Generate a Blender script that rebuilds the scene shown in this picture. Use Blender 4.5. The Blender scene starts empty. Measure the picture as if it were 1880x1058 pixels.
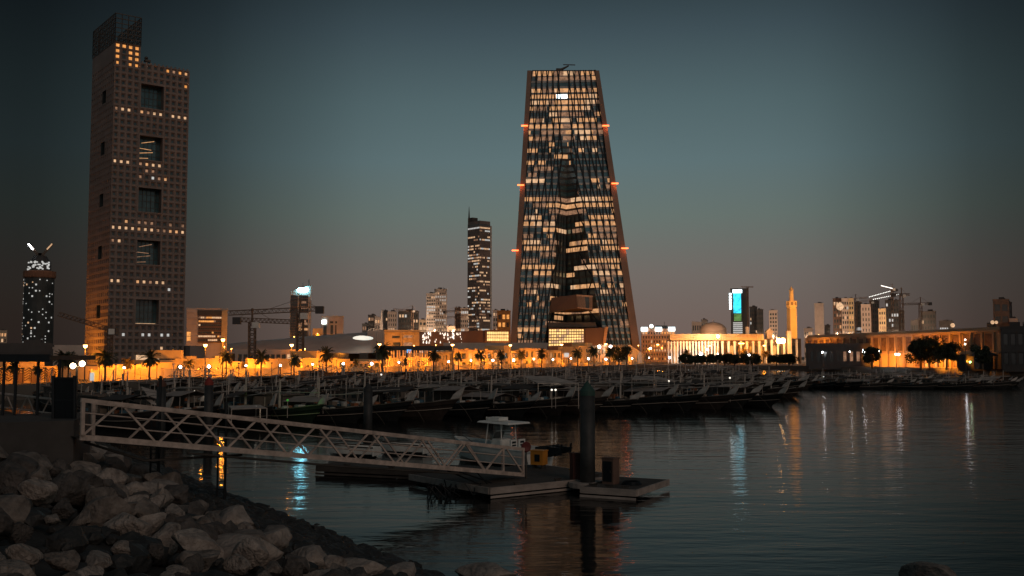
import bpy, bmesh, math, random
from math import sin, cos, pi, sqrt, atan2, radians
from mathutils import Vector, noise

S = bpy.context.scene
random.seed(7)
# ------------------------------------------------------------------ camera
F = 1880.0; HY = 655.0; CX, CY = 940.0, 529.0; EYE = 6.0
PITCH = math.atan((HY - CY) / F)
cd = bpy.data.cameras.new('camera'); cam = bpy.data.objects.new('camera', cd)
S.collection.objects.link(cam)
cam.location = (0, 0, EYE); cam.rotation_euler = (pi / 2 + PITCH, 0, 0)
cd.sensor_width = 36; cd.lens = 36.0 * F / 1880.0
cd.clip_start = 0.1; cd.clip_end = 20000
S.camera = cam
# ------------------------------------------------------------------ dusk sky
W = bpy.data.worlds.new("World"); S.world = W; W.use_nodes = True
nt = W.node_tree; nt.nodes.clear(); L = nt.links.new
def N(t, **k):
    n = nt.nodes.new(t)
    for a, b in k.items(): setattr(n, a, b)
    return n
out = N('ShaderNodeOutputWorld'); bg = N('ShaderNodeBackground'); tc = N('ShaderNodeTexCoord')
sep = N('ShaderNodeSeparateXYZ'); L(tc.outputs['Generated'], sep.inputs[0])
def ramp(nodes, stops, interp='LINEAR'):
    r = nodes.new('ShaderNodeValToRGB'); r.color_ramp.interpolation = interp
    e = r.color_ramp.elements
    while len(e) > 1: e.remove(e[-1])
    e[0].position = stops[0][0]; e[0].color = (*stops[0][1], 1)
    for p, c in stops[1:]:
        x = e.new(p); x.color = (*c, 1)
    return r
def lin(*c): return tuple(((v / 255 + 0.055) / 1.055) ** 2.4 if v > 10 else v / 255 / 12.92 for v in c)
el = ramp(nt.nodes, [(0.0, lin(112, 96, 89)), (0.03, lin(113, 98, 92)), (0.08, lin(113, 106, 101)), (0.135, lin(103, 115, 110)),
                     (0.187, lin(94, 114, 117)), (0.24, lin(83, 103, 107)), (0.306, lin(63, 79, 86)), (0.345, lin(48, 62, 68)), (0.5, lin(42, 55, 61)), (1.0, lin(50, 64, 70))])
L(sep.outputs['Z'], el.inputs[0])
dot = N('ShaderNodeVectorMath', operation='DOT_PRODUCT'); nrm = N('ShaderNodeVectorMath', operation='NORMALIZE')
flat = N('ShaderNodeVectorMath', operation='MULTIPLY'); flat.inputs[1].default_value = (1, 1, 0)
L(tc.outputs['Generated'], flat.inputs[0]); L(flat.outputs[0], nrm.inputs[0]); L(nrm.outputs[0], dot.inputs[0])
dv = Vector((0.07, 1, 0)).normalized(); dot.inputs[1].default_value = dv
mp = N('ShaderNodeMapRange'); mp.inputs['From Min'].default_value = -1.0; mp.inputs['From Max'].default_value = 1.0
L(dot.outputs['Value'], mp.inputs['Value'])
az = ramp(nt.nodes, [(0.0, (.9,) * 3), (0.6, (.8,) * 3), (0.8, (.3,) * 3), (0.9, (.13,) * 3), (0.936, (.118,) * 3), (0.955, (.21,) * 3), (0.968, (.33,) * 3), (0.982, (.66,) * 3), (0.990, (.92,) * 3), (1, (1,) * 3)])
L(mp.outputs[0], az.inputs[0])
mul = N('ShaderNodeMix', data_type='RGBA', blend_type='MULTIPLY'); mul.inputs['Factor'].default_value = 1
L(el.outputs[0], mul.inputs['A']); L(az.outputs[0], mul.inputs['B'])
L(mul.outputs['Result'], bg.inputs['Color']); bg.inputs['Strength'].default_value = 1.0
sky = N('ShaderNodeTexSky', sky_type='NISHITA', sun_disc=False, sun_elevation=radians(-6), sun_rotation=radians(0))
bg2 = N('ShaderNodeBackground'); bg2.inputs['Strength'].default_value = 0.05
L(sky.outputs[0], bg2.inputs['Color'])
add = N('ShaderNodeAddShader'); L(bg.outputs[0], add.inputs[0]); L(bg2.outputs[0], add.inputs[1]); L(add.outputs[0], out.inputs[0])
# a weak, broad, warm last glow from behind and right of the viewer
sd = bpy.data.lights.new('twilight_sun', 'SUN'); sd.energy = 0.30; sd.angle = radians(25); sd.color = (1, .74, .58)
so = bpy.data.objects.new('twilight_sun', sd); S.collection.objects.link(so)
so.rotation_euler = Vector((0.42, -0.75, 0.42)).to_track_quat('Z', 'Y').to_euler()
S.view_settings.view_transform = 'Standard'; S.view_settings.look = 'None'; S.view_settings.exposure = 0; S.view_settings.gamma = 1
S.cycles.use_denoising = True
try: S.cycles.denoiser = 'OPENIMAGEDENOISE'
except Exception: pass
S.cycles.max_bounces = 5; S.cycles.diffuse_bounces = 2; S.cycles.glossy_bounces = 3; S.cycles.sample_clamp_indirect = 4.0
S.cycles.caustics_reflective = False; S.cycles.caustics_refractive = False
# ------------------------------------------------------------------ helpers
COL = S.collection
def at(px, py, Y):
    dx = (px - CX) / F; dy = (CY - py) / F
    c, s = cos(PITCH), sin(PITCH)
    d = Vector((dx, c - dy * s, s + dy * c))
    return Vector((0, 0, EYE)) + d * (Y / d.y)
def on_z(px, py, z):
    p = at(px, py, 100.0); d = p - Vector((0, 0, EYE))
    return Vector((0, 0, EYE)) + d * ((z - EYE) / d.z)
MATS = {}
def mat(name, col, rough=.8, metal=0, nscale=.5, namt=.3, bump=0, bscale=None, emit=None, es=0, spec=.5, stretch=(1, 1, 1)):
    if name in MATS: return MATS[name]
    m = bpy.data.materials.new(name); m.use_nodes = True; t = m.node_tree; b = t.nodes['Principled BSDF']
    b.inputs['Roughness'].default_value = rough; b.inputs['Metallic'].default_value = metal
    b.inputs['Specular IOR Level'].default_value = spec
    co = t.nodes.new('ShaderNodeTexCoord'); mpn = t.nodes.new('ShaderNodeMapping'); mpn.inputs['Scale'].default_value = stretch
    t.links.new(co.outputs['Object'], mpn.inputs[0])
    nz = t.nodes.new('ShaderNodeTexNoise'); nz.inputs['Scale'].default_value = nscale; nz.inputs['Detail'].default_value = 5
    nz.inputs['Roughness'].default_value = .65
    t.links.new(mpn.outputs[0], nz.inputs['Vector'])
    r = ramp(t.nodes, [(.3, tuple(c * (1 - namt) for c in col)), (.7, tuple(min(1, c * (1 + namt)) for c in col))])
    t.links.new(nz.outputs['Fac'], r.inputs[0]); t.links.new(r.outputs[0], b.inputs['Base Color'])
    if bump:
        bn = t.nodes.new('ShaderNodeBump'); bn.inputs['Strength'].default_value = bump; bn.inputs['Distance'].default_value = .1
        n2 = t.nodes.new('ShaderNodeTexNoise'); n2.inputs['Scale'].default_value = bscale or nscale * 3; n2.inputs['Detail'].default_value = 6
        t.links.new(mpn.outputs[0], n2.inputs['Vector'])
        t.links.new(n2.outputs['Fac'], bn.inputs['Height']); t.links.new(bn.outputs[0], b.inputs['Normal'])
    if emit:
        e = ramp(t.nodes, [(.32, tuple(c * (1 - min(.95, namt)) for c in emit)), (.62, emit)])
        t.links.new(nz.outputs['Fac'], e.inputs[0]); t.links.new(e.outputs[0], b.inputs['Emission Color'])
        b.inputs['Emission Strength'].default_value = es
    MATS[name] = m; return m
class MB:
    def __init__(s): s.v = []; s.f = []; s.m = []
    def quad(s, a, b, c, d, m=0):
        n = len(s.v); s.v += [tuple(a), tuple(b), tuple(c), tuple(d)]; s.f.append((n, n + 1, n + 2, n + 3)); s.m.append(m)
    def tri(s, a, b, c, m=0):
        n = len(s.v); s.v += [tuple(a), tuple(b), tuple(c)]; s.f.append((n, n + 1, n + 2)); s.m.append(m)
    def hexa(s, p, m=0):           # 8 points: bottom ring 0-3, top ring 4-7
        n = len(s.v); s.v += [tuple(q) for q in p]
        for f in ((3, 2, 1, 0), (4, 5, 6, 7), (0, 1, 5, 4), (1, 2, 6, 5), (2, 3, 7, 6), (3, 0, 4, 7)):
            s.f.append(tuple(n + i for i in f)); s.m.append(m)
        return s
    def box(s, x0, x1, y0, y1, z0, z1, m=0):
        return s.hexa([(x0, y0, z0), (x1, y0, z0), (x1, y1, z0), (x0, y1, z0), (x0, y0, z1), (x1, y0, z1), (x1, y1, z1), (x0, y1, z1)], m)
    def prism(s, poly, z0, z1, m=0, top=None):
        n = len(s.v); k = len(poly); tp = top or poly
        s.v += [(x, y, z0) for x, y in poly] + [(x, y, z1) for x, y in tp]
        s.f.append(tuple(n + k + i for i in range(k))); s.m.append(m)
        s.f.append(tuple(n + k - 1 - i for i in range(k))); s.m.append(m)
        for i in range(k):
            j = (i + 1) % k; s.f.append((n + i, n + j, n + k + j, n + k + i)); s.m.append(m)
        return s
    def slab(s, pts, d, m=0):      # polygon of 3-D points thickened by vector d
        n = len(s.v); k = len(pts); d = Vector(d)
        s.v += [tuple(Vector(p)) for p in pts] + [tuple(Vector(p) + d) for p in pts]
        s.f.append(tuple(n + i for i in range(k))); s.m.append(m)
        s.f.append(tuple(n + 2 * k - 1 - i for i in range(k))); s.m.append(m)
        for i in range(k):
            j = (i + 1) % k; s.f.append((n + j, n + i, n + k + i, n + k + j)); s.m.append(m)
        return s
    def tube(s, pts, r, n=6, m=0, cap=True):
        pts = [Vector(p) for p in pts]; base = len(s.v); K = len(pts)
        rr = r if isinstance(r, (list, tuple)) else [r] * K
        for i, p in enumerate(pts):
            d = (pts[min(i + 1, K - 1)] - pts[max(i - 1, 0)]).normalized()
            u = d.orthogonal() if abs(d.z) > .9 else d.cross(Vector((0, 0, 1)))
            u.normalize(); w = d.cross(u)
            for k in range(n):
                a = 2 * pi * (k + .5) / n; s.v.append(tuple(p + (u * cos(a) + w * sin(a)) * rr[i]))
        for i in range(K - 1):
            for k in range(n):
                a = base + i * n + k; b = base + i * n + (k + 1) % n
                s.f.append((a, b, b + n, a + n)); s.m.append(m)
        if cap:
            s.f.append(tuple(base + k for k in reversed(range(n)))); s.m.append(m)
            s.f.append(tuple(base + (K - 1) * n + k for k in range(n))); s.m.append(m)
        return s
    def lathe(s, prof, n=12, c=(0, 0), m=0):
        base = len(s.v); K = len(prof)
        for r, z in prof:
            for k in range(n):
                a = 2 * pi * k / n; s.v.append((c[0] + r * cos(a), c[1] + r * sin(a), z))
        for i in range(K - 1):
            for k in range(n):
                a = base + i * n + k; b = base + i * n + (k + 1) % n
                s.f.append((a, b, b + n, a + n)); s.m.append(m)
        s.f.append(tuple(base + k for k in reversed(range(n)))); s.m.append(m)
        s.f.append(tuple(base + (K - 1) * n + k for k in range(n))); s.m.append(m)
        return s
    def lattice(s, a, b, w, n, r, m=0):   # square trussed beam
        a = Vector(a); b = Vector(b); d = (b - a).normalized()
        u = d.cross(Vector((0, 0, 1))) if abs(d.z) < .9 else Vector((1, 0, 0)); u.normalize(); t = d.cross(u)
        cs = [(u * i + t * j) * w / 2 for i, j in ((1, 1), (-1, 1), (-1, -1), (1, -1))]
        for c in cs: s.tube([a + c, b + c], r, 4, m)
        for k in range(n):
            p = a.lerp(b, k / n); q = a.lerp(b, (k + 1) / n)
            for i in range(4):
                c0, c1 = cs[i], cs[(i + 1) % 4]
                if k % 2: c0, c1 = c1, c0
                s.tube([p + c0, q + c1], r * .6, 3, m, False)
        return s
    def build(s, name, mats, parent=None, smooth=False, loc=None):
        if not isinstance(mats, (list, tuple)): mats = [mats]
        me = bpy.data.meshes.new(name); me.from_pydata(s.v, [], s.f)
        for m in mats: me.materials.append(m)
        if len(mats) > 1: me.polygons.foreach_set('material_index', s.m)
        if smooth: me.polygons.foreach_set('use_smooth', [True] * len(s.f))
        me.update()
        o = bpy.data.objects.new(name, me); COL.objects.link(o)
        if parent: o.parent = parent
        if loc is not None: o.location = loc
        return o
def tag(o, label, cat, group=None):
    o['label'] = label; o['category'] = cat
    if group: o['group'] = group
    return o
def thing(name, label, cat, loc=(0, 0, 0), rz=0, group=None):
    o = bpy.data.objects.new(name, None); COL.objects.link(o); o.empty_display_size = .3
    o.location = loc; o.rotation_euler = (0, 0, rz); return tag(o, label, cat, group)
def struct(o, kind='structure'): o['kind'] = kind; return o
KIDS = {}
def copy_tree(o, parent=None):
    if not KIDS.get(o.name):
        KIDS[o.name] = [c for c in bpy.data.objects if c.parent == o]
    c = o.copy(); COL.objects.link(c); c.parent = parent
    for ch in KIDS[o.name]: copy_tree(ch, c)
    return c
def point(parent, loc, power, col, r=.3):
    d = bpy.data.lights.new('lamp_light', 'POINT'); d.energy = power; d.color = col; d.shadow_soft_size = r
    o = bpy.data.objects.new('lamp_light', d); COL.objects.link(o); o.location = loc
    if parent: o.parent = parent
    return o
def spot(parent, loc, dirn, power, col, r=.3, ang=150):
    d = bpy.data.lights.new('flood_light', 'SPOT'); d.energy = power; d.color = col; d.shadow_soft_size = r; d.spot_size = radians(ang); d.spot_blend = .4
    o = bpy.data.objects.new('flood_light', d); COL.objects.link(o); o.location = loc
    o.rotation_euler = Vector(dirn).to_track_quat('-Z', 'Y').to_euler()
    if parent: o.parent = parent
    return o
ORD = ['first', 'second', 'third', 'fourth', 'fifth', 'sixth', 'seventh', 'eighth', 'ninth', 'tenth', 'eleventh', 'twelfth', 'thirteenth',
       'fourteenth', 'fifteenth', 'sixteenth', 'seventeenth', 'eighteenth', 'nineteenth', 'twentieth', 'twenty-first', 'twenty-second',
       'twenty-third', 'twenty-fourth', 'twenty-fifth', 'twenty-sixth', 'twenty-seventh', 'twenty-eighth', 'twenty-ninth', 'thirtieth']
ORD += ['thirty-' + q for q in ORD[:9]] + ['fortieth'] + ['forty-' + q for q in ORD[:9]]
# ------------------------------------------------------------------ materials
CONC = mat('grey_concrete', (.27, .25, .23), .9, nscale=.15, namt=.25, bump=.2)
TOWERST = mat('tower_stone', (.25, .20, .18), .85, nscale=.08, namt=.18)
BEIGE = mat('beige_render', (.5, .4, .3), .9, nscale=.12, namt=.2)
SAND = mat('sand_render', (.56, .43, .25), .9, nscale=.25, namt=.22, bump=.15)
PINKST = mat('pink_stone', (.55, .45, .39), .85, nscale=.1, namt=.2)
DARKST = mat('dark_cladding', (.06, .055, .055), .6, nscale=.1, namt=.3)
BROWNCL = mat('brown_cladding', (.15, .085, .06), .6, nscale=.06, namt=.2)
TGLASS = mat('coated_glass', (.26, .33, .35), .22, .6, nscale=.06, namt=.45); TGLASSB = mat('coated_glass_blue', (.16, .27, .30), .22, .6, nscale=.06, namt=.4)
SMOKE = mat('smoked_glass', (.16, .12, .105), .3, .1, nscale=.1, namt=.3)
COPPER = mat('bronze_cladding', (.23, .155, .12), .55, .2, nscale=.05, namt=.2)
GLASS = mat('dark_glass', (.05, .065, .07), .14, 0, nscale=.1, namt=.5, spec=1)
GLASSB = mat('blue_glass', (.05, .10, .115), .15, 0, nscale=.3, namt=.6, spec=1)
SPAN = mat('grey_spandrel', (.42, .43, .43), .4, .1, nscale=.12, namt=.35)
FIN = mat('black_fin', (.012, .016, .02), .5, .3)
STEEL = mat('dark_steel', (.10, .085, .075), .6, .5, nscale=1)
WHITEP = mat('white_paint', (.8, .79, .75), .5, nscale=2, namt=.15)
CRANEC = mat('crane_paint', (.20, .13, .09), .6, .2, nscale=1)
LW = mat('lit_warm', (.1, .08, .06), .5, nscale=.42, namt=.55, emit=(1.0, .50, .22), es=.82)
LC = mat('lit_cream', (.1, .1, .1), .5, nscale=.5, namt=.5, emit=(1.0, .60, .33), es=.88)
LO = mat('lit_orange', (.1, .08, .05), .5, nscale=.5, namt=.5, emit=(1.0, .40, .10), es=1.1)
LD = mat('lit_dim', (.1, .08, .06), .5, nscale=.6, namt=.75, emit=(.40, .21, .12), es=.9)
LWH = mat('lit_white', (.1, .1, .1), .5, nscale=.5, namt=.3, emit=(.85, .84, .8), es=.7)
LGOLD = mat('lit_gold', (.1, .08, .05), .5, nscale=.25, namt=.45, emit=(1.0, .62, .22), es=1.7)
BULBO = mat('sodium_bulb', (1, .6, .3), .5, nscale=.1, namt=0, emit=(1.0, .50, .16), es=14)
BULBW = mat('white_bulb', (1, 1, 1), .5, nscale=.1, namt=0, emit=(.95, .97, 1.0), es=14)
BULBG = mat('green_white_bulb', (1, 1, 1), .5, nscale=.1, namt=0, emit=(.45, 1.0, .35), es=12)
BULBR = mat('red_beacon', (1, .2, .1), .5, nscale=.1, namt=0, emit=(1.0, .16, .04), es=4)
LEDC = mat('cyan_screen', (.0, .1, .1), .4, nscale=.12, namt=.55, emit=(.05, .55, .75), es=1.6)
LEDG = mat('green_screen', (.0, .1, .05), .4, nscale=.3, namt=.7, emit=(.16, .32, .08), es=1.0)
SIGNW = mat('white_sign', (.8, .9, .9), .4, nscale=.1, namt=0.1, emit=(.75, .95, 1.0), es=5)
# ------------------------------------------------------------------ city layout: the promenade line
RD = Vector((.34, .94)).normalized(); RN = Vector((-RD.y, RD.x)); RP = Vector((-67.0, 171.0))
RANG = atan2(RD.y, RD.x)
def RL(px, off=0.0):
    t = (px - CX) / F; p = RP + RN * off
    k = (t * p.y - p.x) / (RD.x - t * RD.y)
    return p + RD * k
def zpx(py, Y): return at(CX, py, Y).z

# ================================================================== GROUND AND WATER
def water_mat():
    m = bpy.data.materials.new('harbour_water'); m.use_nodes = True; t = m.node_tree; b = t.nodes['Principled BSDF']
    b.inputs['Base Color'].default_value = (.008, .0095, .0095, 1); b.inputs['Roughness'].default_value = .085
    b.inputs['IOR'].default_value = 1.11
    g = t.nodes.new('ShaderNodeNewGeometry')
    def nz(sc, st, det, hgt):
        mpn = t.nodes.new('ShaderNodeMapping'); mpn.inputs['Scale'].default_value = st; t.links.new(g.outputs['Position'], mpn.inputs[0])
        n = t.nodes.new('ShaderNodeTexNoise'); n.inputs['Scale'].default_value = sc; n.inputs['Detail'].default_value = det
        t.links.new(mpn.outputs[0], n.inputs['Vector'])
        k = t.nodes.new('ShaderNodeMath'); k.operation = 'MULTIPLY'; k.inputs[1].default_value = hgt
        t.links.new(n.outputs['Fac'], k.inputs[0]); return k
    a = nz(1.0, (.35, 1, 1), 3, .036); c = nz(.13, (.35, 1, 1), 2, .09); d = nz(4.0, (.5, 1, 1), 2, .006)
    s1 = t.nodes.new('ShaderNodeMath'); s2 = t.nodes.new('ShaderNodeMath')
    t.links.new(a.outputs[0], s1.inputs[0]); t.links.new(c.outputs[0], s1.inputs[1])
    t.links.new(s1.outputs[0], s2.inputs[0]); t.links.new(d.outputs[0], s2.inputs[1])
    bn = t.nodes.new('ShaderNodeBump'); bn.inputs['Strength'].default_value = 1; bn.inputs['Distance'].default_value = 1
    t.links.new(s2.outputs[0], bn.inputs['Height']); t.links.new(bn.outputs[0], b.inputs['Normal'])
    return m
w = MB(); w.quad((-3000, -200, 0), (3000, -200, 0), (3000, 2500, 0), (-3000, 2500, 0)); struct(w.build('water', water_mat()))
QE = [RL(-700, -8), RL(0, -8), RL(200, -8), RL(1150, -8), Vector((110, 470)), Vector((130, 440)), Vector((160, 330)), Vector((330, 290)), Vector((1500, 200))]
gp = [(p.x, p.y) for p in QE] + [(9000, 200), (9000, 9000), (-9000, 9000), (-9000, 60)]
GROUND = mat('paved_ground', (.16, .14, .12), .9, nscale=.05, namt=.3)
g = MB().prism(gp, -1.5, 2.0); struct(g.build('ground', GROUND))
# near shore: direction of the waterline and the inland normal
SD = Vector((20.9, -34.1)).normalized(); SN = Vector((SD.y, -SD.x)) # inland = towards -x,-y
SN = Vector((-.8525, -.5225)); SP = Vector((-2.1, 28.6))
def shore(s, d): p = SP + SD * s + SN * d; return p
def shz(d):
    return -.6 if d < -1.5 else (-.6 + (d + 1.5) * .4 if d < 0 else (d * .29 if d < 12.4 else 3.6))
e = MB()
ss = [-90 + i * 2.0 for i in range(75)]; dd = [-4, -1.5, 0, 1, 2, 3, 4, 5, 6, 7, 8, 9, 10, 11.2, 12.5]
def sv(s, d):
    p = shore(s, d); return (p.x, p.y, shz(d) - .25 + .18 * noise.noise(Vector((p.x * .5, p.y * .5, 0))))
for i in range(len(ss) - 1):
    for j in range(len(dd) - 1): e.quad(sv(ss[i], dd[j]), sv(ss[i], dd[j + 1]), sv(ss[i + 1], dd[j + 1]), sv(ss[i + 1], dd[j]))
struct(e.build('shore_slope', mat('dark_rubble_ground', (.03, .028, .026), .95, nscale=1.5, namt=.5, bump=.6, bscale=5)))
# promenade slab with kerb joints
pr = MB()
for k in range(48):
    s0 = -90 + k * 3.0; a = shore(s0, 13.1); b = shore(s0 + 2.98, 13.1); c = shore(s0 + 2.98, 40); d_ = shore(s0, 40)
    pr.prism([(a.x, a.y), (d_.x, d_.y), (c.x, c.y), (b.x, b.y)], 3.0, 4.3)
struct(pr.build('promenade_path', mat('promenade_concrete', (.075, .078, .078), .85, nscale=.8, namt=.25, bump=.15)))
# ================================================================== ROCKS
ROCK = mat('boulder_stone', (.19, .16, .14), .9, nscale=1.4, namt=.6, bump=1.0, bscale=4.0)
ROCKD = mat('wet_rubble', (.032, .031, .030), .6, nscale=1.5, namt=.4, bump=.8, bscale=5)
def rock_mesh(seed, sub=3, ncut=15):
    rnd = random.Random(seed); bm = bmesh.new(); bmesh.ops.create_icosphere(bm, subdivisions=sub, radius=1)
    pl = []
    for _ in range(ncut):
        n_ = Vector((rnd.gauss(0, 1), rnd.gauss(0, 1), rnd.gauss(0, 1))).normalized(); pl.append((n_, rnd.uniform(.5, .82)))
    sc = (rnd.uniform(.95, 1.25), rnd.uniform(.75, 1), rnd.uniform(.6, .85)); off = Vector((seed * 3.1, 0, 0))
    for v in bm.verts:
        c = v.co.copy()
        for n_, d in pl:
            k = c.dot(n_)
            if k > d: c -= n_ * (k - d) * .96
        c *= 1 + .10 * noise.noise(c * 1.6 + off) + .05 * noise.noise(c * 4 + off) + .02 * noise.noise(c * 11 + off)
        v.co = Vector((c.x * sc[0], c.y * sc[1], c.z * sc[2]))
    me = bpy.data.meshes.new('boulder'); bm.to_mesh(me); bm.free()
    me.polygons.foreach_set('use_smooth', [True] * len(me.polygons)); return me
RM = [rock_mesh(i + 1, 4) for i in range(9)]
ROCKP = mat('pale_boulder_stone', (.34, .285, .25), .9, nscale=1.9, namt=.5, bump=1.0, bscale=6); ROCKG = mat('dark_boulder_stone', (.105, .09, .082), .88, nscale=1.2, namt=.6, bump=1.0, bscale=5)
for i_, m_ in enumerate(RM): m_.materials.append((ROCK, ROCKP, ROCKG)[i_ % 3])
rr = random.Random(5); placed = []
def boulder(x, y, r, label, zoff=0, mi=None, z=None):
    o = bpy.data.objects.new('boulder', RM[rr.randrange(9) if mi is None else mi]); COL.objects.link(o)
    d = (Vector((x, y)) - SP).dot(SN)
    o.location = (x, y, (shz(d) if z is None else z) + r * .18 + zoff); o.scale = (r, r, r)
    o.rotation_euler = (rr.uniform(-.5, .5), rr.uniform(-.5, .5), rr.uniform(0, 6.3))
    tag(o, label, 'boulder', 'boulders of the riprap bank'); placed.append((x, y, r)); return o
for px, py, z, r, sx, sz, mi, lab in ((572, 1032, 1.3, .6, 1, 1, 1, 'pale rounded boulder at the bottom of the bank, topmost of the bright foreground group'),
                          (652, 1046, 1.1, .6, 1.35, .8, 4, 'long low pale boulder beside the dark rubble at the bottom edge'),
                          (732, 1048, .8, .52, 1.2, .85, 7, 'flat-topped pale boulder at the foot of the bank, nearest the water'),
                          (892, 1054, .2, .6, 1.7, .8, 1, 'lone pale boulder standing in the water at the bottom centre'),
                          (1715, 1054, .2, .62, 1.5, .8, 0, 'lone dim boulder breaking the water at the bottom right'),
                          (435, 1024, 1.9, .85, 1.2, .9, 4, 'broad fissured boulder left of the bright foreground group'),
                          (335, 985, 2.2, .6, 1.1, .9, 7, 'cracked angular boulder half way up the bank'),
                          (515, 1056, 1.5, .6, 1.2, .9, 3, 'large sunken boulder at the bottom edge of the photo')):
    p = on_z(px, py, z); o = boulder(p.x, p.y, r, lab, z=z - .15, mi=mi); o.scale = (r * sx, r, r * sz); o.rotation_euler = (.1, -.1, .3 * (mi - 3))
tries = 0; nb = 0
while nb < 288 and tries < 30000:
    tries += 1
    s_ = rr.uniform(-52, 30); d_ = rr.uniform(4.7, 12.8)
    p = shore(s_, d_)
    if p.y < 5 or abs(p.x / p.y) > .56: continue
    r = p.y * rr.choice((.012, .015, .019, .025)) * rr.uniform(.9, 1.1)
    r = max(.17, min(.75, r))
    if d_ > 12.9 - r: continue
    if p.x / p.y < -.46 and p.y > 34: continue
    if any((p.x - a) ** 2 + (p.y - b) ** 2 < (.66 * (r + c)) ** 2 for a, b, c in placed): continue
    mi = rr.randrange(9)
    boulder(p.x, p.y, r, ('small', 'middling', 'large')[0 if r < .3 else (1 if r < .5 else 2)] + ' ' + ('grey-brown', 'pale', 'dark')[mi % 3] + ' boulder, ' + ('low', 'half way up', 'high')[0 if d_ < 7 else (1 if d_ < 10 else 2)] + ' on the bank, ' + ('close to the viewer' if p.y < 15 else 'below the middle of the gangway' if p.y < 22 else 'near the abutment' if d_ > 8 else 'towards the dark rubble'), rr.uniform(-.12, .22) * min(1, r * 1.6), mi); nb += 1
# rubble at the waterline: nobody could count it
rub = MB(); ico = bmesh.new(); bmesh.ops.create_icosphere(ico, subdivisions=2, radius=1)
iv = [v.co.copy() for v in ico.verts]; iff = [tuple(v.index for v in f.verts) for f in ico.faces]; ico.free()
for k in range(6000):
    s_ = rr.uniform(-62, 14); d_ = rr.gauss(1.7, 1.5) if k % 4 else rr.uniform(0, 12)
    if d_ < -.5: continue
    p = shore(s_, d_); r = rr.uniform(.10, .34); q = Vector((rr.random() * 50, 0, 0)); b0 = len(rub.v)
    sx, sy, sz = r * rr.uniform(.8, 1.4), r * rr.uniform(.7, 1.2), r * rr.uniform(.5, .9); an = rr.uniform(0, 6)
    for v in iv:
        u = v * (1 + .35 * noise.noise(v * 1.5 + q)); x, y = u.x * sx, u.y * sy
        rub.v.append((p.x + x * cos(an) - y * sin(an), p.y + x * sin(an) + y * cos(an), shz(d_) - .12 + u.z * sz))
    for f in iff: rub.f.append(tuple(b0 + i for i in f)); rub.m.append(0)
o = rub.build('rubble', ROCKD); struct(o, 'stuff'); tag(o, 'dark wet rubble of small stones along the waterline', 'rubble')
# ================================================================== BUILDING TOOLS
def put_windows(root, wins):
    """wins: (quad, material, lit) -> up to 100 window parts, the rest one part of kind stuff"""
    wins = sorted(wins, key=lambda w: (not w[2]))
    ind, rest = wins[:100], wins[100:]
    for q, m, l in ind:
        b = MB(); b.quad(*q); b.build('window', m, root)
    if rest:
        b = MB(); ms = []
        for q, m, l in rest:
            if m not in ms: ms.append(m)
            b.quad(*q, ms.index(m))
        struct(b.build('window', ms, root), 'stuff')
def facade(o, u, w, z0, z1, cols, rows, wf, hf, pick, wins, wall=None, relief=.25, slabs=True, piers=True, out=.04):
    """regular facade on the vertical plane through o along unit u (2-D); n points out"""
    u = Vector(u); n = Vector((u.y, -u.x)); o = Vector(o); dw = w / cols; dh = (z1 - z0) / rows
    def P(a, z, k=out): q = o + u * a + n * k; return (q.x, q.y, z)
    for j in range(rows):
        for i in range(cols):
            m = pick(i, j)
            if m is None: continue
            a0 = dw * (i + .5 - wf / 2); a1 = dw * (i + .5 + wf / 2); b0 = z0 + dh * (j + .5 - hf / 2); b1 = z0 + dh * (j + .5 + hf / 2)
            wins.append(((P(a0, b0), P(a1, b0), P(a1, b1), P(a0, b1)), m, m not in (GLASS, GLASSB, SMOKE)))
    if wall is not None:
        if slabs and hf < 1:
            for j in range(rows + 1):
                z = z0 + dh * j; t = dh * (1 - hf) * .38
                wall.slab([P(0, z - t, -.1), P(w, z - t, -.1), P(w, z + t, -.1), P(0, z + t, -.1)], (n.x * (relief + .1), n.y * (relief + .1), 0))
        if piers and wf < 1:
            for i in range(cols + 1):
                a = dw * i; t = dw * (1 - wf) * .36
                wall.slab([P(a - t, z0, -.1), P(a + t, z0, -.1), P(a + t, z1, -.1), P(a - t, z1, -.1)], (n.x * (relief + .05), n.y * (relief + .05), 0))
def picker(prob, lits, dark, seed, run=.5):
    r = random.Random(seed); mem = {}
    rowp = {}
    def f(i, j):
        if j not in rowp: rowp[j] = max(0, prob * r.choice((.15, .5, 1, 1.4, 2.2)))
        if (i - 1, j) in mem and r.random() < run: v = mem[(i - 1, j)]
        else: v = r.choice(lits) if r.random() < rowp[j] else dark
        mem[(i, j)] = v; return v
    return f
BN = [0]
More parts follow.
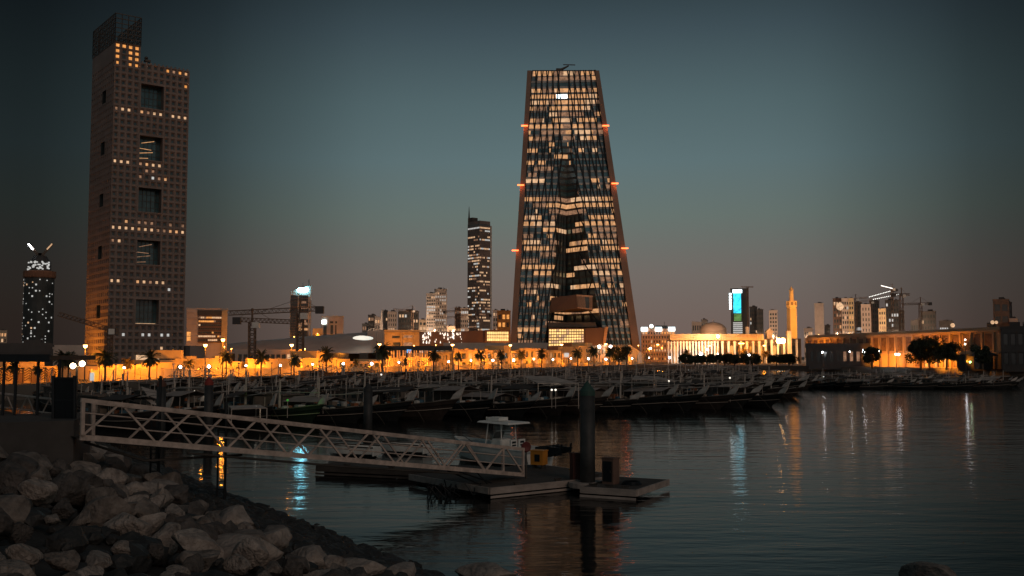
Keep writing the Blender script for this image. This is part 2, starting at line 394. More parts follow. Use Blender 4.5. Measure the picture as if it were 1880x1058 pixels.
def block(label, px0, px1, pyt, Y, wall, cols=5, rows=8, prob=.25, lits=None, dark=None, depth=22, wf=.6, hf=.55, cat='building', name='building',
          parapet=True, pyb=None, roofbits=True, top2=None, slabs=True, piers=True, relief=.25):
    BN[0] += 1; lits = lits or [LW, LC, LD]; dark = dark or GLASS
    A = at(px0, pyt, Y); B = at(px1, pyt, Y); C = (A + B) / 2; w = (B - A).length; rz = -atan2(C.x, C.y)
    w *= cos(rz)
    zb = 2.0 if pyb is None else zpx(pyb, Y)
    H = C.z - 2.0; root = thing(name, label, cat, (C.x, C.y, 2.0), rz)
    b = MB(); h2 = H if top2 is None else zpx(top2, Y) - 2.0
    zb -= 2.0
    b.hexa([(-w / 2, 0, zb), (w / 2, 0, zb), (w / 2, depth, zb), (-w / 2, depth, zb), (-w / 2, 0, H), (w / 2, 0, h2), (w / 2, depth, h2), (-w / 2, depth, H)])
    wins = []
    if cols:
        facade((-w / 2 + w * .03, 0), (1, 0), w * .94, max(zb, 0) + min(H, h2) * .03, min(H, h2) * .97, cols, rows, wf, hf, picker(prob, lits, dark, BN[0] * 7 + 1), wins, b, relief, slabs, piers)
    if parapet and top2 is None: b.box(-w / 2 - .3, w / 2 + .3, -.3, depth + .3, H, H + w * .02 + .5)
    b.build('wall', wall, root)
    if roofbits and top2 is None:
        r = random.Random(BN[0]); q = MB()
        x = r.uniform(-.3, 0) * w; q.box(x, x + w * .35, depth * .3, depth * .7, H + .5, H + 1.5 + w * .08)
        x = r.uniform(.15, .3) * w; q.box(x, x + w * .12, depth * .2, depth * .5, H + .5, H + 1 + w * .05); q.tube([(x, depth * .3, H), (x, depth * .3, H + w * .25)], .15, 4)
        q.build('roof_plant', DARKST, root)
    put_windows(root, wins); root['_w'] = w
    return root, w, H, depth
# ================================================================== LEFT TOWER (perforated stone)
def left_tower():
    Y0 = 500.0; C = at(196, HY, Y0); a = radians(38)
    root = thing('perforated_tower', 'tall brown stone tower with a grid of small square windows and five large square openings', 'tower', (C.x, C.y, 2), a)
    U, V = 38.0, 38.0; cols = 12
    zt = at(206, 107, Y0).z - 2; zc = at(207, 76, Y0).z - 2; zl = at(208, 24, Y0).z - 2
    rows = 46; dh = zt / rows; dw = U / cols; dv = V / cols
    wall = MB(); glass = []; 
    ul = Vector((1, 0)); vl = Vector((0, 1))
    def cell(P, i, j, w_, lit, sb=.80, sd=.42):
        x0, x1, z0, z1 = i * w_, (i + 1) * w_, j * dh, (j + 1) * dh; cx, cz = (x0 + x1) / 2, (z0 + z1) / 2
        A = [(x0, z0), (x1, z0), (x1, z1), (x0, z1)]; s = sb; B = [(cx + (x - cx) * s, cz + (z - cz) * s) for x, z in A]
        s = sd; D = [(cx + (x - cx) * s, cz + (z - cz) * s) for x, z in A]
        for k in range(4):
            l = (k + 1) % 4
            wall.quad(P(*A[k], 0), P(*A[l], 0), P(*B[l], 0), P(*B[k], 0)); wall.quad(P(*B[k], 0), P(*B[l], 0), P(*D[l], .75), P(*D[k], .75))
            wall.quad(P(*D[k], .75), P(*D[l], .75), P(*D[l], 1.1), P(*D[k], 1.1))
        glass.append(((P(*D[0], 1.1), P(*D[1], 1.1), P(*D[2], 1.1), P(*D[3], 1.1)), lit or GLASS, bool(lit)))
    PR = lambda x, z, k: (x, k, z)
    PL = lambda x, z, k: (k, V - x, z)
    # openings measured from the photo
    def rowof(py): return (at(204, py, Y0).z - 2) / dh
    big = []; 
    for y0, y1 in ((152, 197), (247, 290), (350, 393), (445, 488), (553, 596)):
        r1 = int(round(rowof(y0 - 11))); r0 = r1 - 4; big.append((r0, r1))
    litrow = {}
    rv = random.Random(12)
    def lr(py, cs, m=LC):
        j = int(rowof(py))
        for c in cs: litrow[(c, j)] = rv.choice((m, m, m, LW, LD)) if rv.random() < .97 else None
    lr(197, [0, 1, 2, 4, 5, 6, 7, 8, 9, 10, 11], LC); lr(293, [0, 1, 2, 4, 5, 6, 7], LC); lr(316, [4, 6, 7, 8], LWH); lr(304, [5, 6], LC)
    lr(415, [0, 1, 2, 3, 4, 5, 6, 7, 8, 9, 10, 11], LC); lr(404, [2, 4, 5, 6, 9, 11], LD); lr(437, [0, 1], LC)
    lr(513, [0, 1, 4, 5, 6, 7, 8], LC); lr(612, [2, 5, 6, 8, 9], LWH); lr(637, [2, 8], LC); lr(528, [9], LWH)
    lr(110, [8, 9, 10, 11], LO); lr(133, [11], LO)
    for c in (0, 2, 3): litrow[(c, 45)] = LO
    for j in range(rows):
        for i in range(cols):
            if any(4 <= i <= 7 and r0 <= j < r1 for r0, r1 in big): continue
            cell(PR, i, j, dw, litrow.get((i, j)))
    rl = random.Random(3)
    for j in range(rows):
        for i in range(cols):
            if any(6 <= i <= 7 and r0 + 1 <= j < r1 - 1 for r0, r1 in big): continue
            py = None; lit = None
            if rowof(555) < j < rowof(535) and rl.random() < .5: lit = LO
            if rowof(625) < j < rowof(590) and rl.random() < .2: lit = LO
            cell(PL, i, j, dv, lit, .60, .55)
    # raised part over the first four columns
    kr = 3; h = (zc - zt) / kr
    for j in range(kr):
        for i in range(4):
            x0, x1, z0, z1 = i * dw, (i + 1) * dw, zt + j * h, zt + (j + 1) * h; cx, cz = (x0 + x1) / 2, (z0 + z1) / 2
            A = [(x0, z0), (x1, z0), (x1, z1), (x0, z1)]; D = [(cx + (x - cx) * .5, cz + (z - cz) * .5) for x, z in A]
            for k in range(4):
                l = (k + 1) % 4; wall.quad(PR(*A[k], 0), PR(*A[l], 0), PR(*D[l], .8), PR(*D[k], .8))
            m = None if (i, j) in ((1, 0), (1, 1)) else LO
            glass.append(((PR(*D[0], .8), PR(*D[1], .8), PR(*D[2], .8), PR(*D[3], .8)), m or GLASS, bool(m)))
    wall.quad((0, V, zt), (0, 0, zt), (0, 0, zc), (0, V, zc)); wall.quad((4 * dw, 0, zt), (4 * dw, V, zt), (4 * dw, V, zc), (4 * dw, 0, zc))
    wall.quad((0, 0, zc), (4 * dw, 0, zc), (4 * dw, V, zc), (0, V, zc)); wall.quad((4 * dw, V, zt), (0, V, zt), (0, V, zc), (4 * dw, V, zc))
    wall.quad((4 * dw, 0, zt), (U, 0, zt), (U, V, zt), (4 * dw, V, zt))
    wall.quad((U, 0, 0), (U, V, 0), (U, V, zt), (U, 0, zt)); wall.quad((U, V, 0), (0, V, 0), (0, V, zt), (U, V, zt))
    for k in range(12):   # parapet stubs
        x = 4 * dw + (k + .5) * (U - 4 * dw) / 12; wall.box(x - .35, x + .35, .1, .6, zt, zt + .9)
    wall.build('wall', TOWERST, root)
    for n_, (r0, r1) in enumerate(big):
        f = MB(); x0, x1, z0, z1 = 4 * dw, 8 * dw, r0 * dh, r1 * dh; t = .55
        f.box(x0 + .01, x1 - .01, -.35, .5, z1 - t, z1 + .01); f.box(x0 + .01, x1 - .01, -.35, .5, z0 - .01, z0 + t); f.box(x0 - .01, x0 + t, -.352, .5, z0 + t, z1 - t); f.box(x1 - t, x1 + .01, -.352, .5, z0 + t, z1 - t)
        f.quad((x0, 0, z0), (x1, 0, z0), (x1, 7, z0), (x0, 7, z0)); f.quad((x0, 0, z1), (x0, 7, z1), (x1, 7, z1), (x1, 0, z1))
        f.quad((x0, 0, z0), (x0, 7, z0), (x0, 7, z1), (x0, 0, z1)); f.quad((x1, 0, z0), (x1, 0, z1), (x1, 7, z1), (x1, 7, z0))
        op = f.build('square_opening', TOWERST, root)
        gl = MB(); gl.quad((x0, 5, z0), (x1, 5, z0), (x1, 5, z1), (x0, 5, z1)); gl.build('pane', GLASSB, op)
        mu = MB()
        for k in range(1, 6): x = x0 + (x1 - x0) * k / 6; mu.box(x - .08, x + .08, 4.7, 4.98, z0, z1)
        for k in range(1, 4): z = z0 + (z1 - z0) * k / 4; mu.box(x0, x1, 4.75, 4.96, z - .1, z + .1)
        mu.build('frame', STEEL, op)
        if n_ in (1, 3):
            st = MB()
            for k, (xa, xb, dz) in enumerate(((.8, 6.5, .5), (1.6, 8.8, 1.1), (.8, 8.0, -.4), (3.0, 9.4, 1.6))): z = z0 + (z1 - z0) * (.12 + .2 * k); st.slab([(x0 + xa, 4.6, z), (x0 + xb, 4.6, z + dz), (x0 + xb, 4.6, z + dz + .28), (x0 + xa, 4.6, z + .28)], (0, .1, 0))
            st.build('lit_stair', LW if n_ == 1 else LD, op)
        if n_ == 4:
            st = MB(); st.box(x0 + .6, x1 - .6, 4.4, 4.6, z0 + .2, z0 + .9); st.build('lit_soffit', LC, op)
        g2 = MB(); y1 = V - 6 * dv; y0 = V - 8 * dv; z0 += dh; z1 -= dh; 
        g2.quad((3, y0, z0), (3, y1, z0), (3, y1, z1), (3, y0, z1)); g2.quad((0, y0, z0), (0, y1, z0), (3, y1, z0), (3, y0, z0)); g2.quad((0, y0, z1), (3, y0, z1), (3, y1, z1), (0, y1, z1))
        g2.quad((0, y0, z0), (3, y0, z0), (3, y0, z1), (0, y0, z1)); g2.quad((0, y1, z0), (0, y1, z1), (3, y1, z1), (3, y1, z0))
        g2.build('side_opening', GLASS, root)
    put_windows(root, glass)
    la = MB(); X1 = 4 * dw; zc2 = zc; n_ = 6
    for z in [zc + (zl - zc) * k / n_ for k in range(n_ + 1)]:
        for a_, b_ in (((0, 0), (X1, 0)), ((0, 0), (0, V)), ((X1, 0), (X1, V)), ((0, V), (X1, V))): la.tube([(*a_, z), (*b_, z)], .27, 4)
    for k in range(13):
        for x in (0, X1): la.tube([(x, V * k / 12, zc), (x, V * k / 12, zl)], .24, 4)
    for k in range(5):
        for y in (0, V): la.tube([(X1 * k / 4, y, zc), (X1 * k / 4, y, zl)], .24, 4)
    for k in range(12):
        for j in range(n_):
            z0 = zc + (zl - zc) * j / n_; z1 = zc + (zl - zc) * (j + 1) / n_; a_, b_ = (k, k + 1) if (k + j) % 2 else (k + 1, k)
            for x in (0, X1): la.tube([(x, V * a_ / 12, z0), (x, V * b_ / 12, z1)], .16, 3)
    la.build('lattice_crown', STEEL, root)
    dm = MB(); x = 5.4 * dw; dm.tube([(x, 3, zt), (x, 3, zt + 3)], .3, 6); dm.box(x - 1.4, x + 1.4, 2, 4, zt + 1.8, zt + 2.8); dm.lathe([(.2, zt + 3), (1.0, zt + 3.4), (.8, zt + 4.2), (.1, zt + 4.6)], 8, (x - .6, 3)); dm.build('roof_dish', STEEL, root)
    lob = MB(); lob.quad((4.4 * dw, -.4, 1.2), (8.0 * dw, -.4, 1.2), (8.0 * dw, -.4, 4.8), (4.4 * dw, -.4, 4.8)); lob.build('lobby_window', LC, root)
    ent = MB(); ent.box(6.2 * dw, U + 6, -9, -.45, -0.0, 2.2); ent.box(U + 1, U + 9, -6, 3, 0, 9.5); ent.build('entrance_block', TOWERST, root)
left_tower()
# ================================================================== CENTRAL TOWER (tapering, glazed)
def central_tower():
    YB, YT = 700.0, 712.0; zb = 2.0
    BL, BR = at(946.5, 648, YB), at(1163.5, 648, YB); TL, TR = at(975.5, 131, YT), at(1093, 129, YT)
    c0 = (BL + BR) / 2; base = Vector((c0.x, c0.y, 2.0))
    root = thing('tapering_tower', 'tall tapering glass tower with bronze edges and a deep folded recess, its offices lit', 'tower', base)
    def P(px, py, t, dy=0): Yv = YB + (YT - YB) * t + dy; return at(px, py, Yv) - base
    H = TL.z - BL.z
    def uCuts(v):
        VA = .72
        if v >= VA: return .42, .50, .58, 0
        k = (VA - v) / (VA - .093); return .42 - .15 * k, .50 - .05 * k, .58 + .165 * k, 30 * k
    def pt(u, v, out=0):
        v = max(0, min(1, v)); l = BL.lerp(TL, v); r = BR.lerp(TR, v); a, c, b, dep = uCuts(v)
        # u in column space 0..1 with fixed breaks .42/.5/.58
        if u < .42: w = u / .42 * a; d = 0
        elif u < .5: f = (u - .42) / .08; w = a + (c - a) * f; d = dep * f
        elif u < .58: f = (u - .5) / .08; w = c + (b - c) * f; d = dep * (1 - f)
        else: w = b + (u - .58) / .42 * (1 - b); d = 0
        p = l.lerp(r, w); return Vector((p.x, p.y + d - out, p.z)) - base
    us = [i * .42 / 12 for i in range(13)] + [.42 + .08 * i / 6 for i in range(1, 7)] + [.5 + .08 * i / 6 for i in range(1, 7)] + [.58 + .42 * i / 12 for i in range(1, 13)]
    R = 46; rnd = random.Random(11); wins = []; sp = MB(); spr = MB()
    probs = [.05, .05, .1, .1, .1, .2, .3, .3, .2, .35, .6, .15, .35, .45, .45, .4, .45, .55, .5, .5, .5, .55, .6, .35, .75, .2, .25, .45, .35, .5, .2, .4, .45, .2, .3, .45, .5, .55, .5, .45, .65, .92, .8, .02, .65, .97]
    for j in range(R):
        v0, v1 = j / R, (j + 1) / R; vs = v0 + (v1 - v0) * (.34 if j < R - 1 else .15)
        lit = None
        for i in range(len(us) - 1):
            a, b = us[i], us[i + 1]; rec = .42 <= a < .58 and v0 < .72
            if v0 >= .72 and .4199 <= a < .579 and ((i - 12) % 3): continue
            if v0 >= .72 and .4199 <= a < .579: b = us[i + 3]
            q = (pt(a, vs), pt(b, vs), pt(b, v1), pt(a, v1))
            if rnd.random() > .72 or lit is None:
                p = probs[j] * ((.38 if a < .5 else 1.15) if rec else 1.3) + .04  # fewer lit panes left of the crease, to deepen the fold's shade
                lit = rnd.choice(([LW, LC, LW, LD] if rec else [LW, LC, LW, LW, LD, LD])) if rnd.random() < p else (TGLASSB if rnd.random() < .4 else TGLASS)
            mm = lit
            if j == 41 and 11 <= i <= 20: mm = SIGNW
            wins.append((q, mm, mm not in (TGLASS, TGLASSB)))
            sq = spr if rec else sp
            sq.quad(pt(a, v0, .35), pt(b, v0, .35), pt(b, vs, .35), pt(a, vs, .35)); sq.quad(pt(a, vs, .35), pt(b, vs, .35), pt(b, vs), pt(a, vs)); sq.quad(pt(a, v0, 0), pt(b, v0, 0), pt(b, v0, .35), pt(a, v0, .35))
    sp.build('spandrel', SPAN, root); spr.build('recess_spandrel', mat('recess_shade_grey', (.07, .07, .072), .5), root)  # recess spandrels darker: the fold's shade put into the colour
    put_windows(root, wins)
    # zigzag fins
    fi = MB(); seg = 23
    fu = [i * .42 / 5 for i in range(0, 6)] + [.42 + .02 * i for i in range(1, 8)] + [.58 + .42 * i / 5 for i in range(0, 6)]
    for n_, u0 in enumerate(fu):
        for s_ in (-1, 1):
            amp = .9 * (.42 / 5) if not (.425 < u0 < .575) else .01
            prev = None
            for k in range(seg + 1):
                v = k / seg; ph = (k % 8); tri = (ph / 4 - 1) if ph < 4 else (1 - (ph - 4) / 4) * 1.0 if ph < 8 else 0
                tri = abs(((k + 4 * (n_ % 2)) % 8) - 4) / 4 * 2 - 1
                u = min(1, max(0, u0 + s_ * amp * .42 * tri)); 
                w = (.42 if abs(u0 - .42) > .001 and abs(u0 - .58) > .001 else .45) if amp > .02 else .12
                cur = pt(u, v, 1.0)
                if .421 < u0 < .579 and v > .5: prev = None; continue
                if prev is not None: fi.slab([prev - Vector((w, 0, 0)), prev + Vector((w, 0, 0)), cur + Vector((w, 0, 0)), cur - Vector((w, 0, 0))], (0, .8, 0))
                prev = cur
    fi.build('diagonal_fin', FIN, root)['kind'] = 'stuff'
    # bronze edge walls and body behind
    for (x0, x1, t0, t1) in ((935.5, 947, 968, 976), (1163.5, 1178, 1092.5, 1100)):
        b = MB(); b.hexa([P(x0, 655, 0, -3), P(x1, 655, 0, -3), P(x1, 655, 0, 34), P(x0, 655, 0, 34), P(t0, 129.5, 1, -3), P(t1, 129.5, 1, -3), P(t1, 129.5, 1, 16), P(t0, 129.5, 1, 16)])
        b.build('edge_wall', COPPER, root)
    bk = MB(); bk.hexa([P(950, 655, 0, 33), P(1161, 655, 0, 33), P(1161, 655, 0, 34), P(950, 655, 0, 34), P(977, 130, 1, 14), P(1091, 130, 1, 14), P(1091, 130, 1, 15), P(977, 130, 1, 15)])
    bk.hexa([P(977, 131, 1, -1.0), P(1091, 131, 1, -1.0), P(1091, 131, 1, 15), P(977, 131, 1, 15), P(977, 129, 1, -1), P(1091, 129, 1, -1), P(1091, 129, 1, 15), P(977, 129, 1, 15)]); bk.build('roof', DARKST, root)
    # red beacons
    for (px, py) in ((963, 231), (1112, 231), (956, 340), (1129, 337), (946, 460), (1147, 456)):
        t = (650 - py) / 520; b = MB(); q = P(px, py, t, -4.5); b.box(q.x - 2.3, q.x + 2.3, q.y - .5, q.y + .5, q.z - .4, q.z + .4); b.tube([(q.x, q.y, q.z), (q.x, q.y + 2, q.z)], .2, 4); b.build('red_beacon', BULBR, root)
    for (px, py) in ((960, 235), (1116, 235), (953, 344), (1133, 341), (943, 464), (1151, 460)):
        t = (650 - py) / 520; q = P(px, py, t, -6); point(root, q, 350, (1, .2, .06), .5)
    # roof crane
    c = MB(); a, b_, d = P(1026, 130, 1, 4), P(1044, 121, 1, 4), P(1056, 119.5, 1, 4)
    c.tube([a, b_], [1.2, .5], 5); c.tube([P(1034, 119, 1, 4), d], .4, 4); c.box(a.x - 2, a.x + 2, a.y - 2, a.y + 2, a.z - 1, a.z + 1.2); c.build('roof_crane', STEEL, root)
    # projecting bronze box with glazed end
    s = MB(); s.hexa([P(1009, 574, 0, 2), P(1060, 566, 0, -16), P(1088, 569, 0, -8), P(1088, 574, 0, 20), P(1012, 547, 0, 2), P(1058, 541, 0, -16), P(1088, 543, 0, -8), P(1088, 547, 0, 20)]); bx = s.build('projecting_box', COPPER, root)
    def end(u, v, o_=-.4):
        lo = P(1060, 566, 0, -16).lerp(P(1088, 569, 0, -8), u); hi = P(1058, 541, 0, -16).lerp(P(1088, 543, 0, -8), u); p = lo.lerp(hi, v); return p + Vector((.15, o_, 0))
    e = MB(); e.quad(end(.05, .08, -.15), end(.95, .08, -.15), end(.95, .88, -.15), end(.05, .88, -.15)); e.build('box_window', GLASS, bx)
    e = MB()
    for k in range(15):
        if 8 <= k <= 11: continue
        u = .06 + .06 * k; e.slab([end(u, .05), end(u + .025, .05), end(u + .025, .9), end(u, .9)], (0, .25, 0))
    e.slab([end(0, .88), end(1, .88), end(1, 1), end(0, 1)], (0, .3, 0)); e.slab([end(0, 0), end(1, 0), end(1, .07), end(0, .07)], (0, .3, 0)); e.build('box_frame', mat('bronze_light', (.6, .38, .26), .5, .2), bx)
    # entrance hall
    hl = MB(); hl.hexa([P(1006, 648, 0, -10), P(1075, 648, 0, -10), P(1075, 648, 0, 25), P(1006, 648, 0, 25), P(1007, 602, 0, -10), P(1073, 603, 0, -10), P(1073, 603, 0, 25), P(1007, 602, 0, 25)]); hall = hl.build('entrance_hall', BROWNCL, root)
    rr_ = random.Random(4)
    def hp(u, v, o_=-.2):
        lo = P(1007, 636, 0, -10).lerp(P(1072, 634, 0, -10), u); hi = P(1008, 604, 0, -10).lerp(P(1072, 604, 0, -10), u); return lo.lerp(hi, v) + Vector((0, o_, 0))
    for j in range(6):
        for i in range(14):
            if j == 0 and 4 < i: continue
            q = MB(); a, b_ = i / 14 + .008, (i + 1) / 14 - .008; q.quad(hp(a, j / 6 + .02), hp(b_, j / 6 + .02), hp(b_, (j + 1) / 6 - .03), hp(a, (j + 1) / 6 - .03)); q.build('hall_pane', LGOLD if rr_.random() < .75 else LC, hall)
    wd = MB(); wd.hexa([P(1075, 648, 0, -8), P(1108, 648, 0, -8), P(1108, 648, 0, 20), P(1075, 648, 0, 20), P(1074, 603, 0, -8), P(1117, 601, 0, -8), P(1117, 601, 0, 20), P(1074, 603, 0, 20)]); wd.build('entrance_wing', BROWNCL, root)
    wd = MB(); wd.hexa([P(1106, 640, 0, -9), P(1110, 640, 0, -9), P(1110, 640, 0, 10), P(1106, 640, 0, 10), P(1110.5, 601, 0, -9), P(1117, 600, 0, -9), P(1117, 600, 0, 10), P(1110.5, 601, 0, 10)]); wd.build('leaning_blade', mat('pale_bronze', (.6, .36, .2), .6), root)
    pd = MB(); pd.hexa([P(1006, 601, 0, -6), P(1096, 601, 0, -6), P(1096, 601, 0, 26), P(1006, 601, 0, 26), P(1006, 592, 0, -6), P(1093, 592, 0, -6), P(1093, 592, 0, 26), P(1006, 592, 0, 26)]); pd.build('canopy', DARKST, root)
central_tower()
# ================================================================== OTHER TOWERS AND BLOCKS
def cyl_tower():   # far left tower under construction
    Y = 1300; C = at(73, 500, Y); s = Y / F; root = thing('round_tower', 'dark round tower under construction with white work lights and two raised cranes', 'tower', (C.x, C.y, 2), 0)
    z = lambda py: at(73, py, Y).z - 2
    R = 26.5 * s; b = MB(); b.lathe([(R * 1.0, 0), (R * .96, z(508))], 20); b.build('shaft', mat('unfinished_shaft', (.045, .05, .05), .7, nscale=.05, namt=.5), root)
    b = MB(); b.lathe([(R * 1.02, z(511)), (R * 1.06, z(509)), (R * 1.06, z(499)), (R * .9, z(498))], 20); b.build('climbing_deck', mat('formwork', (.26, .12, .07), .8, nscale=.1), root)
    b = MB(); b.lathe([(R * .72, z(498)), (R * .72, z(482)), (R * .55, z(476)), (R * .4, z(470))], 16); b.build('core', DARKST, root)
    b = MB(); r = random.Random(2)
    for k in range(46):
        a = r.uniform(pi * 1.05, pi * 1.95); zz = r.uniform(z(496), z(482)); q = Vector((cos(a) * R * .75, sin(a) * R * .75, zz)); b.box(q.x - .9, q.x + .9, q.y - .9, q.y, zz - .8, zz + .8)
    b.build('work_light', LWH, root)['kind'] = 'stuff'
    wins = []
    for j in range(26):
        for i in range(13):
            a = pi * 1.06 + pi * .88 * i / 12
            if r.random() > .24: continue
            zz = z(640) + (z(513) - z(640)) * j / 26 + r.uniform(0, 1.5); x, y = cos(a) * R * 1.01, sin(a) * R * 1.01; w_ = .65 if r.random() < .7 else 1.0; tx, ty = -sin(a) * w_, cos(a) * w_
            wins.append((((x - tx, y - ty, zz), (x + tx, y + ty, zz), (x + tx, y + ty, zz + 2 * w_), (x - tx, y - ty, zz + 2 * w_)), LWH if r.random() < .75 else LC, True))
    put_windows(root, wins)
    for s_, lab in ((-1, 'left'), (1, 'right')):
        x0 = C.x + s_ * 5 * s; cr = thing('luffing_crane', f'lit luffing crane raised to the {lab} on top of the round tower under construction', 'crane', (x0, C.y, z(480) + 2), 0, 'cranes on the round tower')
        b = MB(); b.lattice((0, 0, 0), (0, 0, 9), 2, 4, .3); b.build('mast', CRANEC, cr)
        b = MB(); b.lattice((0, 0, 9), (s_ * 17 * s, 0, z(448) - z(480)), 1.8, 8, .3); b.build('jib', CRANEC, cr)
        b = MB()
        for k in range(6): t = .5 + k * .09; b.box(s_ * 17 * s * t - .7, s_ * 17 * s * t + .7, -1.6, -1.0, 9 + (z(448) - z(480) - 9) * t - .8, 9 + (z(448) - z(480) - 9) * t + .8)
        b.build('jib_light', BULBW if s_ < 0 else LC, cr)
        b = MB(); b.box(-s_ * 3.5 - 2, -s_ * 3.5 + 2, -1.5, 1.5, 7, 10.5); b.build('counterweight', DARKST, cr)
cyl_tower()
def glass_tower():  # slender glass tower with antenna
    Y = 1200; C = at(880, HY, Y); a = radians(40); root = thing('glass_tower', 'slender dark glass tower with a rooftop antenna, left of the tapering tower', 'tower', (C.x, C.y, 2), a)
    def wid(px, ax):
        t = (px - CX) / F; d = Vector((cos(a), sin(a))) if ax == 0 else Vector((-sin(a), cos(a)))
        return (t * C.y - C.x) / (d.x - t * d.y)
    U, V = wid(904, 0), wid(858.5, 1); z = lambda py: at(880, py, Y).z - 2; H = z(405)
    b = MB(); b.prism([(0, 0), (U * .82, 0), (U * .82, V), (0, V)], 0, H); b.build('body', SMOKE, root)
    b = MB(); b.prism([(U * .82, -.4), (U, 1.2), (U, V), (U * .82, V)], 0, H - 5); b.build('pale_edge', mat('pale_panel', (.55, .5, .46), .5), root)
    wins = []; pk = picker(.38, [LC, LWH, LC, LD], SMOKE, 5, .35); pk2 = picker(.42, [LC, LC, LWH, LD], SMOKE, 6, .5)
    fr = MB()
    facade((0, 0), (1, 0), U * .8, z(608), H - 3, 8, 36, .86, .5, lambda i, j: LC if j == 34 else (pk2(i, j) if j < 34 else GLASS), wins, fr, .3)
    facade((0, V), (0, -1), V, z(608), H - 3, 8, 36, .86, .5, lambda i, j: LWH if j == 34 else (pk(i, j) if j < 34 else GLASS), wins, fr, .3)
    put_windows(root, wins); fr.build('mullion_grid', SMOKE, root)
    b = MB(); b.prism([(0, V * .6), (U * .4, V * .6), (U * .4, V), (0, V)], H, H + 5); b.tube([(0, V * .9, H), (0, V * .9, H + 9), (0, V * .9, z(376))], [1.3, .8, .2], 6); b.build('antenna', STEEL, root)
glass_tower()
def office_block():
    root, w, H, d = block('flat-roofed office block with orange-lit end walls beside the perforated tower', 343, 418, 569, 620, PINKST, 0, 0, roofbits=False, depth=30)
    z = lambda py: zpx(py, 620) - 2; wins = []; b = MB(); x = lambda px: -w / 2 + (px - 343) / 75 * w
    facade((x(365), -.5), (1, 0), x(407) - x(365), z(628), z(580), 12, 7, .9, .45, picker(.5, [LC, LO, LD], GLASS, 31, .6), wins, b, .3)
    b.build('curtain_wall', BROWNCL, root); b = MB(); b.box(x(363), x(407), -.8, -.1, z(579), z(570)); b.build('louvre_band', DARKST, root)
    b = MB(); b.box(x(407.5), x(418), -2, -.1, 0, z(570)); b.build('end_pier', SAND, root)
    b = MB(); b.box(x(343), x(362), -1.2, -.1, 0, z(569)); 
    for k in range(5): b.box(x(343), x(362), -1.6, -1.25, z(575 + k * 11), z(574 + k * 11))
    b.build('stone_bay', PINKST, root)
    facade((x(343.5), -1.3), (1, 0), x(352) - x(343.5), z(627), z(609), 1, 1, .8, .9, lambda i, j: LO, wins, None); put_windows(root, wins)
office_block()
def sign_tower():   # pale tower with slanted crown and oval sign
    Y = 800; root, w, H, d = block('pale tower with slanted roof and a bright oval sign, behind the tall crane mast', 533, 572, 535, Y, mat('pale_stone', (.55, .47, .41), .8, nscale=.1), 0, 0, top2=523, roofbits=False, depth=25)
    z = lambda py: zpx(py, Y) - 2; x = lambda px: -w / 2 + (px - 533) / 39 * w; wins = []; b = MB()
    facade((x(534), -.15), (1, 0), x(547) - x(534), z(622), z(543), 4, 16, .94, .8, picker(.04, [LD], GLASS, 3), wins, b, .2)
    facade((x(549), -.15), (1, 0), x(566) - x(549), z(622), z(543), 5, 16, .94, .8, picker(.35, [LD, LD, LW], GLASS, 4), wins, b, .2)
    b.build('curtain_wall', BROWNCL, root); put_windows(root, wins)
    b = MB(); n = 16; cx, cz = x(556), z(532); b.slab([(cx + cos(2 * pi * k / n) * 4.0, -.9, cz + sin(2 * pi * k / n) * 1.6) for k in range(n)], (0, .5, 0)); b.build('oval_sign', mat('oval_sign_light', (.8, .9, .9), .4, namt=.1, emit=(.25, .8, 1.0), es=65), root)
    b = MB(); b.tube([(x(567), 5, z(530)), (x(567), 5, z(512))], .3, 5); b.tube([(x(556), 5, z(530)), (x(556), 5, z(518))], .2, 5); b.build('antenna', STEEL, root)
sign_tower()
def pilaster_block():
    Y = 850; root, w, H, d = block('short pale block with tall pilasters and a small lit sign, right of the slanted-roof tower', 590, 631, 582, Y, mat('pale_stone', (.5, .42, .36)), 0, 0, depth=25, roofbits=False)
    z = lambda py: zpx(py, Y) - 2; x = lambda px: -w / 2 + (px - 590) / 41 * w
    for a, b_ in ((594, 600), (607, 612), (613, 618)):
        b = MB(); b.box(x(a), x(b_), -.1, 0, 0, z(597)); b.build('window_strip', GLASS, root)
    b = MB()
    for a in (590, 601, 612, 619, 627): b.box(x(a), x(a) + 1.6, -1, -.11, 0, z(588))
    b.build('pilaster', mat('pale_stone', (.5, .42, .36)), root)
    b = MB(); b.box(x(591), x(599), -1.4, -1.05, z(595), z(588)); b.build('roof_sign', SIGNW, root)
    b = MB(); b.box(x(606), x(620), -.8, -.2, z(594), z(590)); b.build('loggia', GLASS, root)
pilaster_block()
block('low beige building with a lit awning roof between two pale towers', 574, 592, 606, 780, SAND, 4, 2, .5, [LO], top2=605, depth=20)
